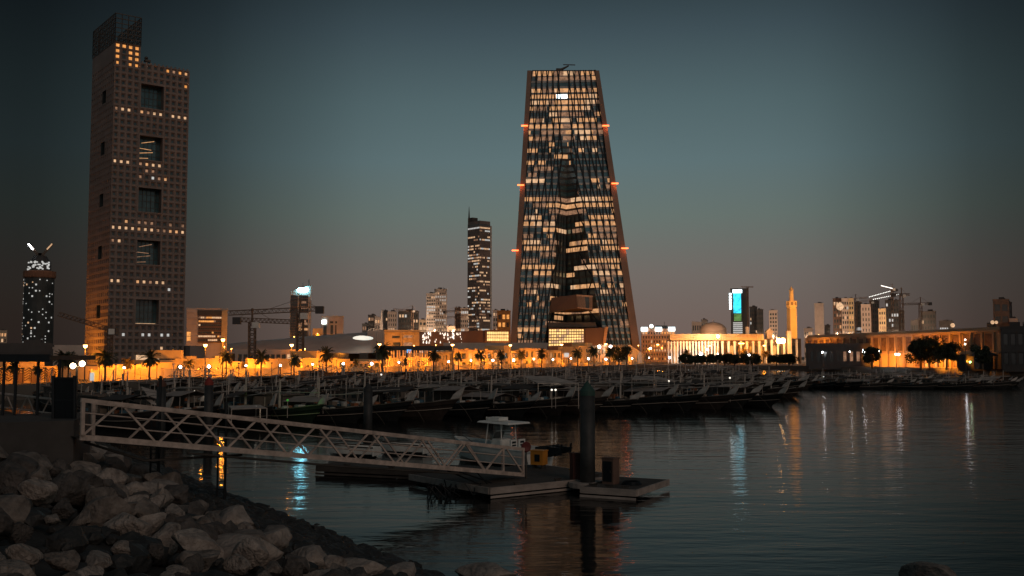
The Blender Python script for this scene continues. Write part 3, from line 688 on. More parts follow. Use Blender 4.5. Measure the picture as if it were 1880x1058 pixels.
# dome-roofed long hall
def long_hall():
    root = thing('exhibition_hall', 'long low grey hall with a curved shell roof and a bright roof light', 'building', (0, 0, 2))
    pts = [(400, 634, 640), (440, 629, 635), (480, 625, 630), (520, 622, 626), (560, 618, 622), (600, 615.5, 620), (640, 612.5, 620), (680, 609.5, 622), (690, 611, 625), (700, 620, 630)]
    b = MB()
    for i in range(len(pts) - 1):
        (xa, ya, Ya), (xb, yb, Yb) = pts[i], pts[i + 1]; n = 8
        for k in range(n):
            def q(px, py, Yv, t):  # curved shell from ridge down to eave
                top = at(px, py, Yv + 40); e = at(px, 648, Yv); p = e.lerp(top, t); p.z = e.z + (top.z - e.z) * sin(t * pi / 2); return (p.x, p.y, p.z - 2)
            b.quad(q(xa, ya, Ya, k / n), q(xb, yb, Yb, k / n), q(xb, yb, Yb, (k + 1) / n), q(xa, ya, Ya, (k + 1) / n))
    b.build('shell_roof', mat('shell_roof', (.50, .42, .38), .8, nscale=.06, namt=.18, bump=.1), root, True)
    b = MB(); A = at(398, 648, 642); B = at(700, 648, 632); b.hexa([(A.x, A.y, 0), (B.x, B.y, 0), (B.x, B.y + 60, 0), (A.x, A.y + 60, 0), (A.x, A.y, A.z - 2.4), (B.x, B.y, B.z - 2.4), (B.x, B.y + 60, B.z - 2.4), (A.x, A.y + 60, A.z - 2.4)]); b.build('wall', DARKST, root)
    for x0, x1 in ((438, 460), (500, 520), (560, 590), (600, 640), (660, 676)):
        b = MB(); p, q = at(x0, 660, 618), at(x1, 648.5, 618); b.box(p.x, q.x, 618, 618.5, 2, q.z - 2); b.build('bay_window', GLASS, root)
    n = 14; b = MB(); c = at(664, 621, 612) 
    b.slab([(c.x + cos(2 * pi * k / n) * 5.4, 612, c.z - 2 + sin(2 * pi * k / n) * (1.5 if sin(2 * pi * k / n) > 0 else 1.1)) for k in range(n)], (0, 12, 0)); b.build('roof_light', mat('roof_light_glow', (.8, .9, .8), .4, nscale=.2, namt=.1, emit=(.92, .95, .85), es=.85), root)
    b = MB()
    for k in range(9): x = at(676 + k * 3.4, 615, 640).x; b.box(x - .5, x + .5, 640, 642, 0, zpx(609.5, 640) - 2)
    p, q = at(674, 609, 640), at(706, 609, 640); b.box(p.x, q.x, 640, 660, zpx(609.5, 640) - 2, zpx(607, 640) - 2); b.build('colonnade', PINKST, root)
long_hall()
# middle cluster
T = block
T('low grey block at the left end of the distant cluster', 665, 677, 595, 1300, CONC, 3, 5, .2)
T('dark block with a pale slanted edge in the distant cluster', 676, 690, 579, 1250, DARKST, 4, 8, .3)
T('pale glazed block next to the sail-shaped fin', 688, 702, 580, 1240, PINKST, 3, 7, .5, top2=583)
def sail():
    Y = 1200; root = thing('sail_tower', 'thin pointed sail-shaped tower in the distant cluster', 'tower', at(699, HY, Y)); root.location.z = 2; o = root.location
    b = MB(); b.slab([at(697, 606, Y) - o, at(703, 606, Y) - o, at(702, 582, Y) - o, at(701.5, 568, Y) - o, at(699.5, 575, Y) - o], (0, 10, 0)); b.build('fin_wall', mat('pale_panel', (.55, .5, .46)), root)
    b = MB(); b.box(-3, 3, 1, 9, 0, zpx(606, Y) - 2); b.build('base', DARKST, root)
sail()
T('narrow dark tower left of the pale ribbed tower in the cluster', 704, 712, 571, 1150, DARKST, 2, 10, .2)
T('pale ribbed tower in the distant cluster with a lit top corner', 712, 729, 573, 1100, PINKST, 4, 10, .25, wf=.4)
T('dark glass block with slanting light strips', 731, 769, 573, 1000, DARKST, 7, 9, .18, [LC, LWH])
T('thin pale lift tower beside the dark glass block', 769, 783, 588, 1050, BEIGE, 2, 8, .4)
T('left slab of the twin apartment tower, with white-lit edge', 783, 800, 540, 950, mat('pale_panel', (.5, .45, .42)), 4, 20, .4, [LWH, LC], relief=.8, piers=False)
T('right slab of the twin apartment tower, taller and paler', 798, 820, 532, 960, mat('pale_stone', (.5, .42, .36)), 5, 20, .25, [LC, LWH], wf=.35)
T('low beige block right of the twin apartment tower', 820, 836, 600, 1000, BEIGE, 4, 3, .3)
T('brown residential tower left of the slender glass tower', 835, 847, 566, 1080, BROWNCL, 3, 11, .4)
T('pale banded tower tucked left of the slender glass tower', 846, 860, 567, 1060, PINKST, 4, 11, .6, [LC, LWH, LD])
T('pale narrow block right of the slender glass tower', 905, 914, 570, 1100, PINKST, 2, 9, .5)
T('orange-lit block with rooftop tanks left of the tapering tower', 913, 937, 572, 800, SAND, 3, 6, .3, [LO])
# brown podium with droplet lights and gold grid
def podium():
    Y = 660; A, B = at(738, 609, Y), at(936, 606, Y); root = thing('podium_building', 'long brown-clad podium with hanging droplet lights and a gold glazed end', 'building', ((A.x + B.x) / 2, Y, 2), -atan2((A.x + B.x) / 2, Y)); w = B.x - A.x; z = lambda py: zpx(py, Y) - 2
    x = lambda px: -w / 2 + (px - 738) / 198 * w
    b = MB(); b.hexa([(x(738), 0, 0), (x(936), 0, 0), (x(936), 30, 0), (x(738), 30, 0), (x(738), 0, z(611)), (x(936), 0, z(606)), (x(936), 30, z(606)), (x(738), 30, z(611))]); b.build('wall', BROWNCL, root)
    r = random.Random(9)
    for k in range(44):
        px = r.uniform(770, 848) if k > 6 else r.uniform(765, 790); py = r.uniform(613, 631); c = Vector((x(px), -1.0, z(py))); s = r.uniform(.35, .8)
        b = MB(); b.lathe([(.02, c.z + s * 2.4), (s * .5, c.z + s * .5), (s * .6, c.z), (s * .35, c.z - s * .5)], 6, (c.x, c.y)); b.build('droplet_light', mat('droplet_glow', (1, 1, 1), .4, namt=.2, emit=(1, .86, .72), es=1.8), root)
    for j in range(3):
        for i in range(12):
            q = MB(); a = 894 + i * 3.3; q.box(x(a) + .1, x(a + 3.0), -.5, -.1, z(626 - j * 6), z(621.3 - j * 6)); q.build('gold_pane', LGOLD, root)
    b = MB(); b.box(x(890), x(937), -1.0, -.55, z(607.5), z(606)); b.box(x(890), x(892), -1, -.12, z(628), z(606)); b.build('end_frame', BROWNCL, root)
podium()
def slot_building():
    Y = 600; root, w, H, d = block('orange-lit beige building with two wide slots, left of the brown podium', 706, 770, 609, Y, SAND, 0, 0, depth=25, roofbits=False)
    z = lambda py: zpx(py, Y) - 2; x = lambda px: -w / 2 + (px - 706) / 64 * w
    for (a, b_, t, bt, m) in ((720, 734, 617, 621, GLASS), (741, 757, 616, 620.5, LD), (722, 735, 629, 635, GLASS), (741, 757, 629, 635, LD)):
        q = MB(); q.box(x(a), x(b_), -.12, -.03, z(bt), z(t)); q.build('slot_window', m, root)
    q = MB(); q.box(x(736), x(738), -1.4, -.04, 0, z(609.5)); q.box(x(706), x(770), -.8, -.05, z(611), z(609.2)); q.box(x(718), x(760), -1.2, -.06, z(637), z(635.5)); q.build('fin_and_eaves', SAND, root)
slot_building()
T('grey-white low block with a row of dark square bays behind the arcades', 432, 560, 646, 560, PINKST, 12, 1, .1, wf=.7, hf=.6, roofbits=False, depth=20)
T('dark shopping hall with small lit windows above the arcade', 690, 830, 640, 520, DARKST, 14, 2, .4, [LC, LO, LWH], roofbits=False, depth=20)
T('long flat canopy building above the two-storey arcade', 815, 1005, 635, 560, PINKST, 16, 1, .1, roofbits=False, depth=15, hf=.5)
T('low grey roof building at the far left behind the zigzag wall', -10, 100, 638, 420, DARKST, 6, 1, .1, roofbits=True, depth=30, hf=.3)
T('flat brown building left of the perforated tower', 98, 160, 641, 400, PINKST, 5, 1, .1, roofbits=False, depth=20, hf=.3)
T('small distant block at the far left edge', -4, 13, 608, 900, BEIGE, 3, 5, .3)
# hotel with white sign, right of the tapering tower
def hotel():
    Y = 780; root, w, H, d = block('orange-lit hotel with white illuminated roof signs, right of the tapering tower', 1177, 1240, 606, Y, mat('hotel_render', (.5, .34, .25)), 12, 7, .2, [LO, LC], wf=.45)
    z = lambda py: zpx(py, Y) - 2; x = lambda px: -w / 2 + (px - 1177) / 63 * w
    for a, b_ in ((1177, 1189), (1203, 1215), (1227, 1239)):
        b = MB(); b.box(x(a), x(b_), -1.5, -.6, z(608), z(601)); b.build('roof_sign', SIGNW, root)
    b = MB(); b.slab([(x(1190), -.8, z(603)), (x(1202), -.8, z(603)), (x(1196), -.8, z(594.5))], (0, 3, 0)); b.build('gable', SAND, root)
    b = MB(); c = (x(1196), z(599)); b.slab([(c[0] + cos(k * pi / 5) * 1.4, -1.3, c[1] + sin(k * pi / 5) * 1.4) for k in range(10)], (0, .4, 0)); b.build('gable_light', SIGNW, root)
hotel()
# right-hand skyline
T('grey stepped block behind the dome', 1270, 1292, 590, 950, PINKST, 5, 4, .2, top2=592)
T('dark angular roof block just left of the dome', 1288, 1299, 588, 900, DARKST, 3, 4, .1)
def led_tower():
    Y = 1250; root, w, H, d = block('dark tower with a cyan and green lit screen facade', 1341, 1374, 531, Y, DARKST, 0, 0, roofbits=False, depth=30)
    z = lambda py: zpx(py, Y) - 2; x = lambda px: -w / 2 + (px - 1341) / 33 * w
    b = MB(); n = 8
    for j in range(n):
        z0, z1 = z(575 - j * 4.6), z(570.6 - j * 4.6); b.box(x(1346), x(1360), -.8, -.1, z0, z1)
    b.build('cyan_screen', mat('cyan_screen_bright', (0, .1, .1), .4, nscale=.28, namt=.85, emit=(.03, .5, .7), es=3.2), root)
    b = MB()
    for j in range(5): b.box(x(1347), x(1360.5), -.8, -.1, z(589.5 - j * 2.8), z(587.3 - j * 2.8))
    b.build('green_screen', LEDG, root)
    b = MB()
    for j in range(6): b.box(x(1345), x(1362), -.8, -.1, z(612 - j * 3.6), z(610 - j * 3.6))
    b.build('white_band', LWH, root)
    b = MB(); b.box(x(1345), x(1362), -.8, -.1, z(538), z(532)); b.build('roof_sign', SIGNW, root)
    for k in range(6):
        b = MB(); b.box(x(1338.5), x(1342.5), -2.4, -1.0, z(568 - k * 5.2), z(564.6 - k * 5.2)); b.build('sign_letter', SIGNW, root)
    c = thing('tower_crane', 'small tower crane on top of the tower with the cyan screen', 'crane', at(1373, 560, 1240)); b = MB(); b.lattice((0, 0, -30), (0, 0, zpx(527, 1240) - c.location.z), 1.6, 12, .25); b.build('mast', CRANEC, c)
    zz = zpx(527, 1240) - c.location.z; b = MB(); b.lattice((-8, 0, zz), (7, 0, zz), 1.2, 8, .22); b.build('jib', CRANEC, c)
led_tower()
T('dark blue tower right of the screen tower', 1376, 1390, 564, 1150, DARKST, 4, 12, .12, [LWH, LC])
T('dark tower with three bright bands, beside the dark blue tower', 1389, 1401, 569, 1130, DARKST, 3, 10, .25, [LWH])
T('pale tower with a lit crown left of the minaret', 1412, 1427, 571, 1100, PINKST, 3, 12, .2, [LC])
T('lone grey-brown slab tower right of the minaret', 1495, 1512, 558, 1200, PINKST, 0, 0, roofbits=True)
T('dark narrow block with a spire left of the big construction group', 1514, 1524, 598, 1100, DARKST, 3, 4, .1)
T('low dark block between the minaret and the slab tower', 1476, 1492, 604, 900, PINKST, 4, 3, .2)
T('dark brown tower with a round lit emblem', 1529, 1545, 549, 1000, BROWNCL, 3, 10, .2)
T('pale folded tower left of the lit cranes', 1545, 1558, 549, 990, PINKST, 3, 12, .15, [LC, LWH])
T('slim pale orange slab beside the folded tower', 1558, 1567, 549, 985, SAND, 2, 12, .1)
T('dark tower with a vertical line of white lights', 1570, 1582, 556, 1050, DARKST, 3, 10, .35, [LWH])
T('pale curved tower in the middle of the construction group', 1581, 1598, 560, 980, PINKST, 3, 10, .1, wf=.35)
T('dark unfinished tower under the lit cranes', 1596, 1614, 553, 1060, DARKST, 4, 10, .15, [LWH])
T('orange tower with a stepped edge of balconies', 1613, 1626, 568, 940, SAND, 3, 10, .12, [LD], relief=.6)
T('dark blue glass tower at the right of the construction group', 1625, 1650, 552, 1010, DARKST, 5, 11, .12, [LWH])
T('grey shoulder block at the right end of the construction group', 1648, 1660, 572, 1020, CONC, 3, 8, .1)
T('dark gabled building left of the square dark block', 1672, 1690, 590, 900, DARKST, 4, 3, .2, [LWH], top2=584)
T('square dark block next to the right-hand crane', 1690, 1718, 573, 950, DARKST, 5, 8, .05)
T('low dark building with roof lights right of the square dark block', 1724, 1750, 592, 900, DARKST, 6, 2, .3, [LWH])
T('brown tower with a dark top band at the right', 1823, 1852, 551, 700, mat('brown_tower_stone', (.2, .14, .11)), 2, 5, .05, wf=.75)
T('thin dark service tower behind the brown tower at the right', 1851, 1857, 556, 720, DARKST, 1, 8, .3, [LWH])
T('banded car park block at the far right edge', 1853, 1869, 586, 690, PINKST, 1, 4, 0, wf=.95, hf=.5)
T('dark cube building in front of the brown tower at the right edge', 1837, 1895, 603, 318, DARKST, 4, 2, .05)
def emblem(px, py, Y, label, r=3.6):
    b = MB(); b.lathe([(.02, -.1), (r, -.1), (r, .3), (.02, .3)], 18)
    root = thing('round_sign', label, 'sign', at(px, py, Y)); o = b.build('disc', LC, root); o.rotation_euler = (pi / 2, 0, 0)
    s = MB(); s.box(-.3, .3, .3, 6, -8, 0); s.build('support', STEEL, root)
emblem(1542, 563, 983, 'round glowing emblem on the dark brown tower'); emblem(1749, 597.5, 895, 'round glowing sign on the low dark building roof', 1.9)
emblem(1822, 592, 372 * 1.5, 'left one of two round lamps under the brown tower', 1.0); emblem(1829, 592, 372 * 1.5, 'right one of two round lamps under the brown tower', .85)
# ------------------------------------------------------------------ mosque
def mosque():
    Y = 600; root = thing('mosque', 'large mosque with a broad dome, white colonnade and orange-lit cornice', 'mosque', (at(1320, HY, Y).x, Y, 2), radians(-8))
    ox = root.location.x; z = lambda py: zpx(py, Y) - 2; x = lambda px: (at(px, 620, Y).x - ox) * 1.0
    ST = mat('mosque_stone', (.6, .46, .33), .85, nscale=.15, namt=.2)
    b = MB(); b.box(x(1236), x(1396), 2, 50, 0, z(625)); b.box(x(1396), x(1468), 4, 40, 0, z(622)); b.build('wall', mat('mosque_shaded_wall', (.2, .14, .1), .85, nscale=.2), root)  # wall behind the columns darkened, its shade put into the colour
    b = MB(); b.box(x(1231), x(1400), -1.2, 52, z(625), z(613.5))
    for k in range(54): a = x(1231) + (x(1400) - x(1231)) * k / 54; b.box(a, a + .6, -1.8, -1.21, z(624), z(614))
    b.build('cornice', SAND, root)
    b = MB(); c = (x(1314), 24); R = 25.5 * Y / F; prof = []
    for k in range(13):
        t = k / 12; ang = -.35 + t * (pi / 2 + .35); prof.append((max(.05, R * cos(ang) * (1.0)), z(606) + (z(589) - z(606)) * max(-.35, sin(ang))))
    b.lathe(prof, 28, c); b.tube([(c[0], c[1], z(589)), (c[0], c[1], z(584))], .2, 5); b.build('dome', mat('dome_tiles', (.5, .36, .27), .55, nscale=.2, namt=.12, stretch=(1, 1, 4)), root, True)
    b = MB(); b.lathe([(R * .98, z(613)), (R * .98, z(609)), (R * .9, z(608.5))], 28, c); b.build('drum', ST, root)
    WS = mat('white_marble', (.75, .7, .64), .6, nscale=1, namt=.1)
    for k in range(30):
        px = 1228 + k * 5.6 if k < 17 else 1326 + (k - 17) * 11; wd = .45 if k < 17 else .6
        if px > 1466: continue
        b = MB(); b.box(x(px) - wd, x(px) + wd, -1.1, .2, 0, z(626.5 if px < 1400 else 624)); b.box(x(px) - wd * 1.6, x(px) + wd * 1.6, -1.4, .4, z(629), z(628.2)); b.build('column', WS, root)
    for k in range(26):
        px = 1240 + k * 8.6
        if px > 1460: continue
        b = MB(); b.slab([(x(px) + q[0], 1.85 if px < 1396 else 3.85, q[1]) for q in ((-.9, .3), (.9, .3), (.9, z(637)), (.45, z(635)), (0, z(634)), (-.45, z(635)), (-.9, z(637)))], (0, .12, 0)); b.build('arched_window', GLASS if k % 3 else LO, root)
    b = MB(); b.box(x(1371), x(1376), 6, 12, z(622), z(600)); b.box(x(1408), x(1418), 6, 16, z(622), z(609)); b.slab([(x(1405), 6, z(610)), (x(1421), 6, z(610)), (x(1413), 6, z(602.5))], (0, 10, 0)); b.build('roof_turret', ST, root)
    b = MB(); b.box(x(1441), x(1448), -4, 4, 0, z(608)); b.build('corner_tower', ST, root)
    for k, px in enumerate((1240, 1262, 1284, 1306, 1328, 1350, 1372, 1394)): spot(root, (x(px), -7, z(634)), (0, 1, .5), 2000, (1, .32, .03), .5, 120)
    for px in (1245, 1275, 1305): spot(root, (x(px), -8, 2), (0, 1, .2), 1500, (.95, .85, .75), .4)
    for px in (1345, 1385, 1420, 1452): spot(root, (x(px), -9, 2), (0, 1, .2), 1700, (1, .5, .2), .4)
    spot(root, (c[0] - 6, -14, z(606)), (0, 1, .1), 34000, (1, .60, .34), 1.5)
mosque()
def minaret():
    Y = 640; p = at(1455, HY, Y); s = Y / F; root = thing('minaret', 'tall orange-lit minaret with a balcony, right of the mosque', 'minaret', (p.x, p.y, 2), radians(12)); z = lambda py: zpx(py, Y) - 2
    M_ = mat('minaret_stone', (.62, .45, .28), .85, nscale=.2, namt=.15)
    b = MB(); h = 7.2 * s
    b.prism([(-h, -h), (h, -h), (h, h), (-h, h)], 0, z(566), top=[(-h * .88, -h * .88), (h * .88, -h * .88), (h * .88, h * .88), (-h * .88, h * .88)])
    for k in range(-2, 3): b.box(k * h * .36 - .18, k * h * .36 + .18, -h * 1.03, -h * .8, z(640), z(568))
    b.build('shaft', M_, root)
    b = MB(); b.lathe([(h * .8, z(567)), (h * 1.35, z(564)), (h * 1.4, z(562)), (h * 1.4, z(553)), (h * .7, z(552.5))], 8); b.build('balcony', M_, root)
    for k in range(8):
        a = pi / 8 + k * pi / 4; q = MB(); r_ = h * 1.31; u = Vector((-sin(a), cos(a))); c = Vector((cos(a), sin(a))) * r_; q.quad((c.x - u.x * .6, c.y - u.y * .6, z(561)), (c.x + u.x * .6, c.y + u.y * .6, z(561)), (c.x + u.x * .6, c.y + u.y * .6, z(555)), (c.x - u.x * .6, c.y - u.y * .6, z(555))); q.build('balcony_window', BROWNCL, root)
    b = MB(); b.lathe([(h * .6, z(553)), (h * .52, z(534)), (h * .6, z(533.5)), (h * .45, z(531)), (.1, z(526))], 8); b.build('upper_shaft', M_, root)
    for dx, zz, pw in ((-9, 562, 9000), (4, 600, 9000), (-6, 625, 7000), (8, 540, 5200), (10, 585, 5500)): spot(root, (dx, -16, z(zz)), (-dx, 16, 2), pw, (1, .42, .05), .6, 120)
minaret()
# ------------------------------------------------------------------ long arcaded building on the right
def long_arcade():
    A = at(1482, 616, 480); B = at(1836, 600, 330); d = Vector((B.x - A.x, B.y - A.y)); w = d.length; u = d.normalized()
    root = thing('arcaded_museum', 'long low orange-lit building with square bays and pointed arches at its right end', 'building', (A.x, A.y, 2), atan2(u.y, u.x))
    H = A.z - 2; H2 = B.z - 2; b = MB(); b.hexa([(0, 0, 0), (w, 0, 0), (w, 30, 0), (0, 30, 0), (0, 0, H), (w, 0, H2), (w, 30, H2), (0, 30, H)])
    ST = mat('museum_stone', (.5, .36, .24), .9, nscale=.1, namt=.2)
    b.box(-.3, w + .3, -.7, -.02, 5.0, 5.5); 
    for k in range(24):
        x = w * (k + .0) / 23.5; b.box(x - .5, x + .5, -.6, -.02, 0, min(H, H2) - 1.6)
    b.box(-.2, w + .2, -.75, -.03, min(H, H2) - 1.6, min(H, H2) - .9); b.build('wall', ST, root)
    for k in range(23):
        x = w * (k + .5) / 23.5; q = MB(); q.box(x - 2.1, x + 2.1, -.14, -.04, 6.2, min(H, H2) - 2.2); f = q.build('bay_window', mat('bay_brown', (.17, .10, .07), .7, nscale=.6, namt=.5), root)
        if k > 14:
            q = MB(); pts = [(x - 1.7, -.3, .3), (x + 1.7, -.3, .3), (x + 1.7, -.3, 2.9), (x + 1.1, -.3, 4.1), (x, -.3, 4.9), (x - 1.1, -.3, 4.1), (x - 1.7, -.3, 2.9)]; q.slab(pts, (0, .12, 0)); q.build('pointed_arch', mat('arch_brown', (.12, .07, .05), .7), root)
            q = MB(); q.slab([(x - .8, -.4, .3), (x + .8, -.4, .3), (x + .8, -.4, 2.5), (x, -.4, 3.6), (x - .8, -.4, 2.5)], (0, .08, 0)); q.build('door', LO if k in (16, 17, 18) else BROWNCL, root)
    for k, (px_, pw) in enumerate(((.04, 1500), (.10, 3500), (.145, 7500), (.19, 3500), (.30, 2600), (.37, 2200), (.44, 2800), (.50, 2400), (.56, 3800), (.65, 3500), (.72, 4500), (.79, 5000), (.86, 5000), (.93, 700))): spot(root, (w * px_, -5, 2.5), (0, 1, .25), pw * 1.15, (1, .31, .02), .5)
long_arcade()
T('low dark quayside building with a flat roof below the long orange building', 1478, 1660, 636, 420, DARKST, 14, 1, .1, [LD], roofbits=False, depth=14, wf=.45, hf=.5)
T('low dark quayside block right of the dark trees', 1756, 1842, 655, 340, DARKST, 8, 1, .1, [LD], roofbits=False, depth=12, wf=.4, hf=.4)
def kiosk():
    p = at(1805, HY, 330); root = thing('kiosk', 'small dark kiosk with an overhanging hipped roof before the pointed arches', 'kiosk', (p.x, p.y, 2)); b = MB(); b.box(-2.2, 2.2, -2, 2, 0, 4.2); b.build('wall', DARKST, root)
    b = MB(); b.prism([(-3.8, -3), (3.8, -3), (3.8, 3), (-3.8, 3)], 4.2, 5.6, top=[(-1.6, -.8), (1.6, -.8), (1.6, .8), (-1.6, .8)]); b.build('roof', DARKST, root)
kiosk()
# ------------------------------------------------------------------ tower cranes
def tower_crane(label, pxm, pyb, pyj, pxa, pya, pxb, pyb2, Y, wm=2.4, lit=None, name='tower_crane'):
    o = at(pxm, HY, Y); o.z = 2; root = thing(name, label, 'crane', o, 0)
    P = lambda px, py: at(px, py, Y) - o
    top = P(pxm, pyj); b = MB(); b.lattice((0, 0, 0), top, wm, 18, wm * .1); b.build('mast', CRANEC, root)
    b = MB(); a, c = P(pxa, pya), P(pxb, pyb2); b.lattice(a, c, wm * .7, 26, wm * .08); b.build('jib', CRANEC, root)
    cw = a if (a - top).length < (c - top).length else c
    b = MB(); b.box(cw.x - wm * .65, cw.x + wm * .65, cw.y - 1.2, cw.y + 1.2, cw.z - wm * .8, cw.z + wm * .4); b.build('counterweight', DARKST, root)
    ap = top + Vector((0, 0, wm * 2.4)); b = MB(); b.tube([top, ap], wm * .18, 4); fa = c if cw is a else a
    b.tube([ap, top.lerp(fa, .6)], .09, 3); b.tube([ap, cw], .09, 3); b.build('apex_and_stays', CRANEC, root)
    b = MB(); b.box(top.x + .4, top.x + wm * 1.3, top.y - wm * .8, top.y + wm * .2, top.z - wm * 1.0, top.z); b.build('cab', WHITEP, root)
    if lit:
        b = MB()
        for k in range(14):
            t = lit[0] + (lit[1] - lit[0]) * k / 13; q = a.lerp(c, t); b.box(q.x - .4, q.x + .4, q.y - wm, q.y - wm * .8, q.z - .32, q.z + .32)
        b.build('jib_lights', mat('crane_lights', (1, 1, 1), .4, namt=.1, emit=(.9, .9, .85), es=2.2), root)
    return root
tower_crane('tower crane with the lower jib, left of the slanted-roof tower', 463, 650, 592, 435, 587, 533, 591, 420)
tower_crane('tower crane with the higher long jib, in front of the slanted-roof tower', 551, 655, 575, 587, 567, 420, 575, 400)
tower_crane('dim tower crane with a long jib crossing the foot of the perforated tower', 200, 655, 604, 209, 607, 108, 577, 330, 1.8)
tower_crane('small crane behind the dark glass block with slanting lights', 757, 600, 570, 765, 572, 722, 568, 900, 1.8)
tower_crane('small distant crane between the twin tower and the slender tower', 838, 600, 572, 866, 568, 816, 573, 880, 1.8)
tower_crane('lower small crane crossing the base of the slender glass tower', 873, 600, 581, 900, 579, 820, 583, 860, 1.8)
tower_crane('unlit crane at the left of the brightly lit cranes', 1571, 600, 549, 1555, 550, 1590, 547, 1020, 2)
tower_crane('crane with a white-lit jib over the construction group, lowest of the lit jibs', 1599, 600, 554, 1572, 556, 1648, 541, 1030, 2, (.4, 1))
tower_crane('crane with a dotted line of lights over the construction group', 1637, 600, 538, 1640, 533, 1590, 547, 1040, 2, (.15, .9))
tower_crane('crane with the highest lit jib over the construction group', 1638, 600, 530, 1645, 532, 1617, 525, 1010, 2, (.3, 1))
tower_crane('tall crane with a short jib right of the construction group', 1655, 640, 541, 1670, 541, 1640, 541, 700, 2)
tower_crane('crane whose long flat jib stands over the square dark block', 1690, 620, 557, 1707, 557, 1656, 559, 800, 2)
# ================================================================== PROMENADE WALLS AND ARCADES
def road_frame(px0, px1, off):
    a, b = RL(px0, off), RL(px1, off); return a, (b - a).length
def arch_poly(x0, x1, z0, z1, n=7):
    r = (x1 - x0) / 2; cx = (x0 + x1) / 2; pts = [(x0, z0), (x1, z0)]; zr = z1 - r * .8
    for k in range(n + 1): a = pi * k / n; pts.append((cx + r * cos(a), zr + r * .8 * sin(a)))
    return pts
def holed_wall(mb, w, z0, z1, holes, y=0, dep=.5, m=0):
    xs = sorted({0, w, *[h[0] for h in holes], *[h[1] for h in holes]}); zs = sorted({z0, z1, *[h[2] for h in holes], *[h[3] for h in holes]})
    for i in range(len(xs) - 1):
        for j in range(len(zs) - 1):
            cx, cz = (xs[i] + xs[i + 1]) / 2, (zs[j] + zs[j + 1]) / 2
            if any(h[0] < cx < h[1] and h[2] < cz < h[3] for h in holes): continue
            mb.quad((xs[i], y, zs[j]), (xs[i + 1], y, zs[j]), (xs[i + 1], y, zs[j + 1]), (xs[i], y, zs[j + 1]), m)
    for a, b, c, d in holes:
        mb.quad((a, y, c), (a, y + dep, c), (a, y + dep, d), (a, y, d), m); mb.quad((b, y, c), (b, y, d), (b, y + dep, d), (b, y + dep, c), m)
        mb.quad((a, y, d), (a, y + dep, d), (b, y + dep, d), (b, y, d), m); mb.quad((a, y, c), (b, y, c), (b, y + dep, c), (a, y + dep, c), m)
TOPS = {'low orange arcade with two recessed arched bays, leftmost behind the wall': 672, 'low plain orange wing with two arched bays right of the orange palm': 668, 'raised dark-doored orange pavilion with a parapet block': 661, 'orange arcade with wide arches and a stepped parapet': 662, 'flat orange garden pavilion with one rectangular porch': 666, 'bright orange gatehouse with a big central arch': 659, 'orange corner block with one dark rectangular porch': 661, 'pale-framed open arcade with white beams': 665, 'pale-framed open pergola beside the frame-windowed building': 664, 'orange building with eight tall windows in pale rounded frames': 659.5, 'orange corner house with small lit windows and a flat roof': 648, 'two-storey orange arcade with long dark window bands': 645, 'second two-storey orange arcade, with a curved parapet block': 644.5, 'orange block with small balconies at the foot of the tapering tower': 641, 'orange block with square windows left of the white sign kiosk': 644, 'pale small house between two orange blocks': 651, 'tallest and brightest orange house, right of centre, with square windows': 637, 'orange house with a raised parapet next to the tallest house': 636}
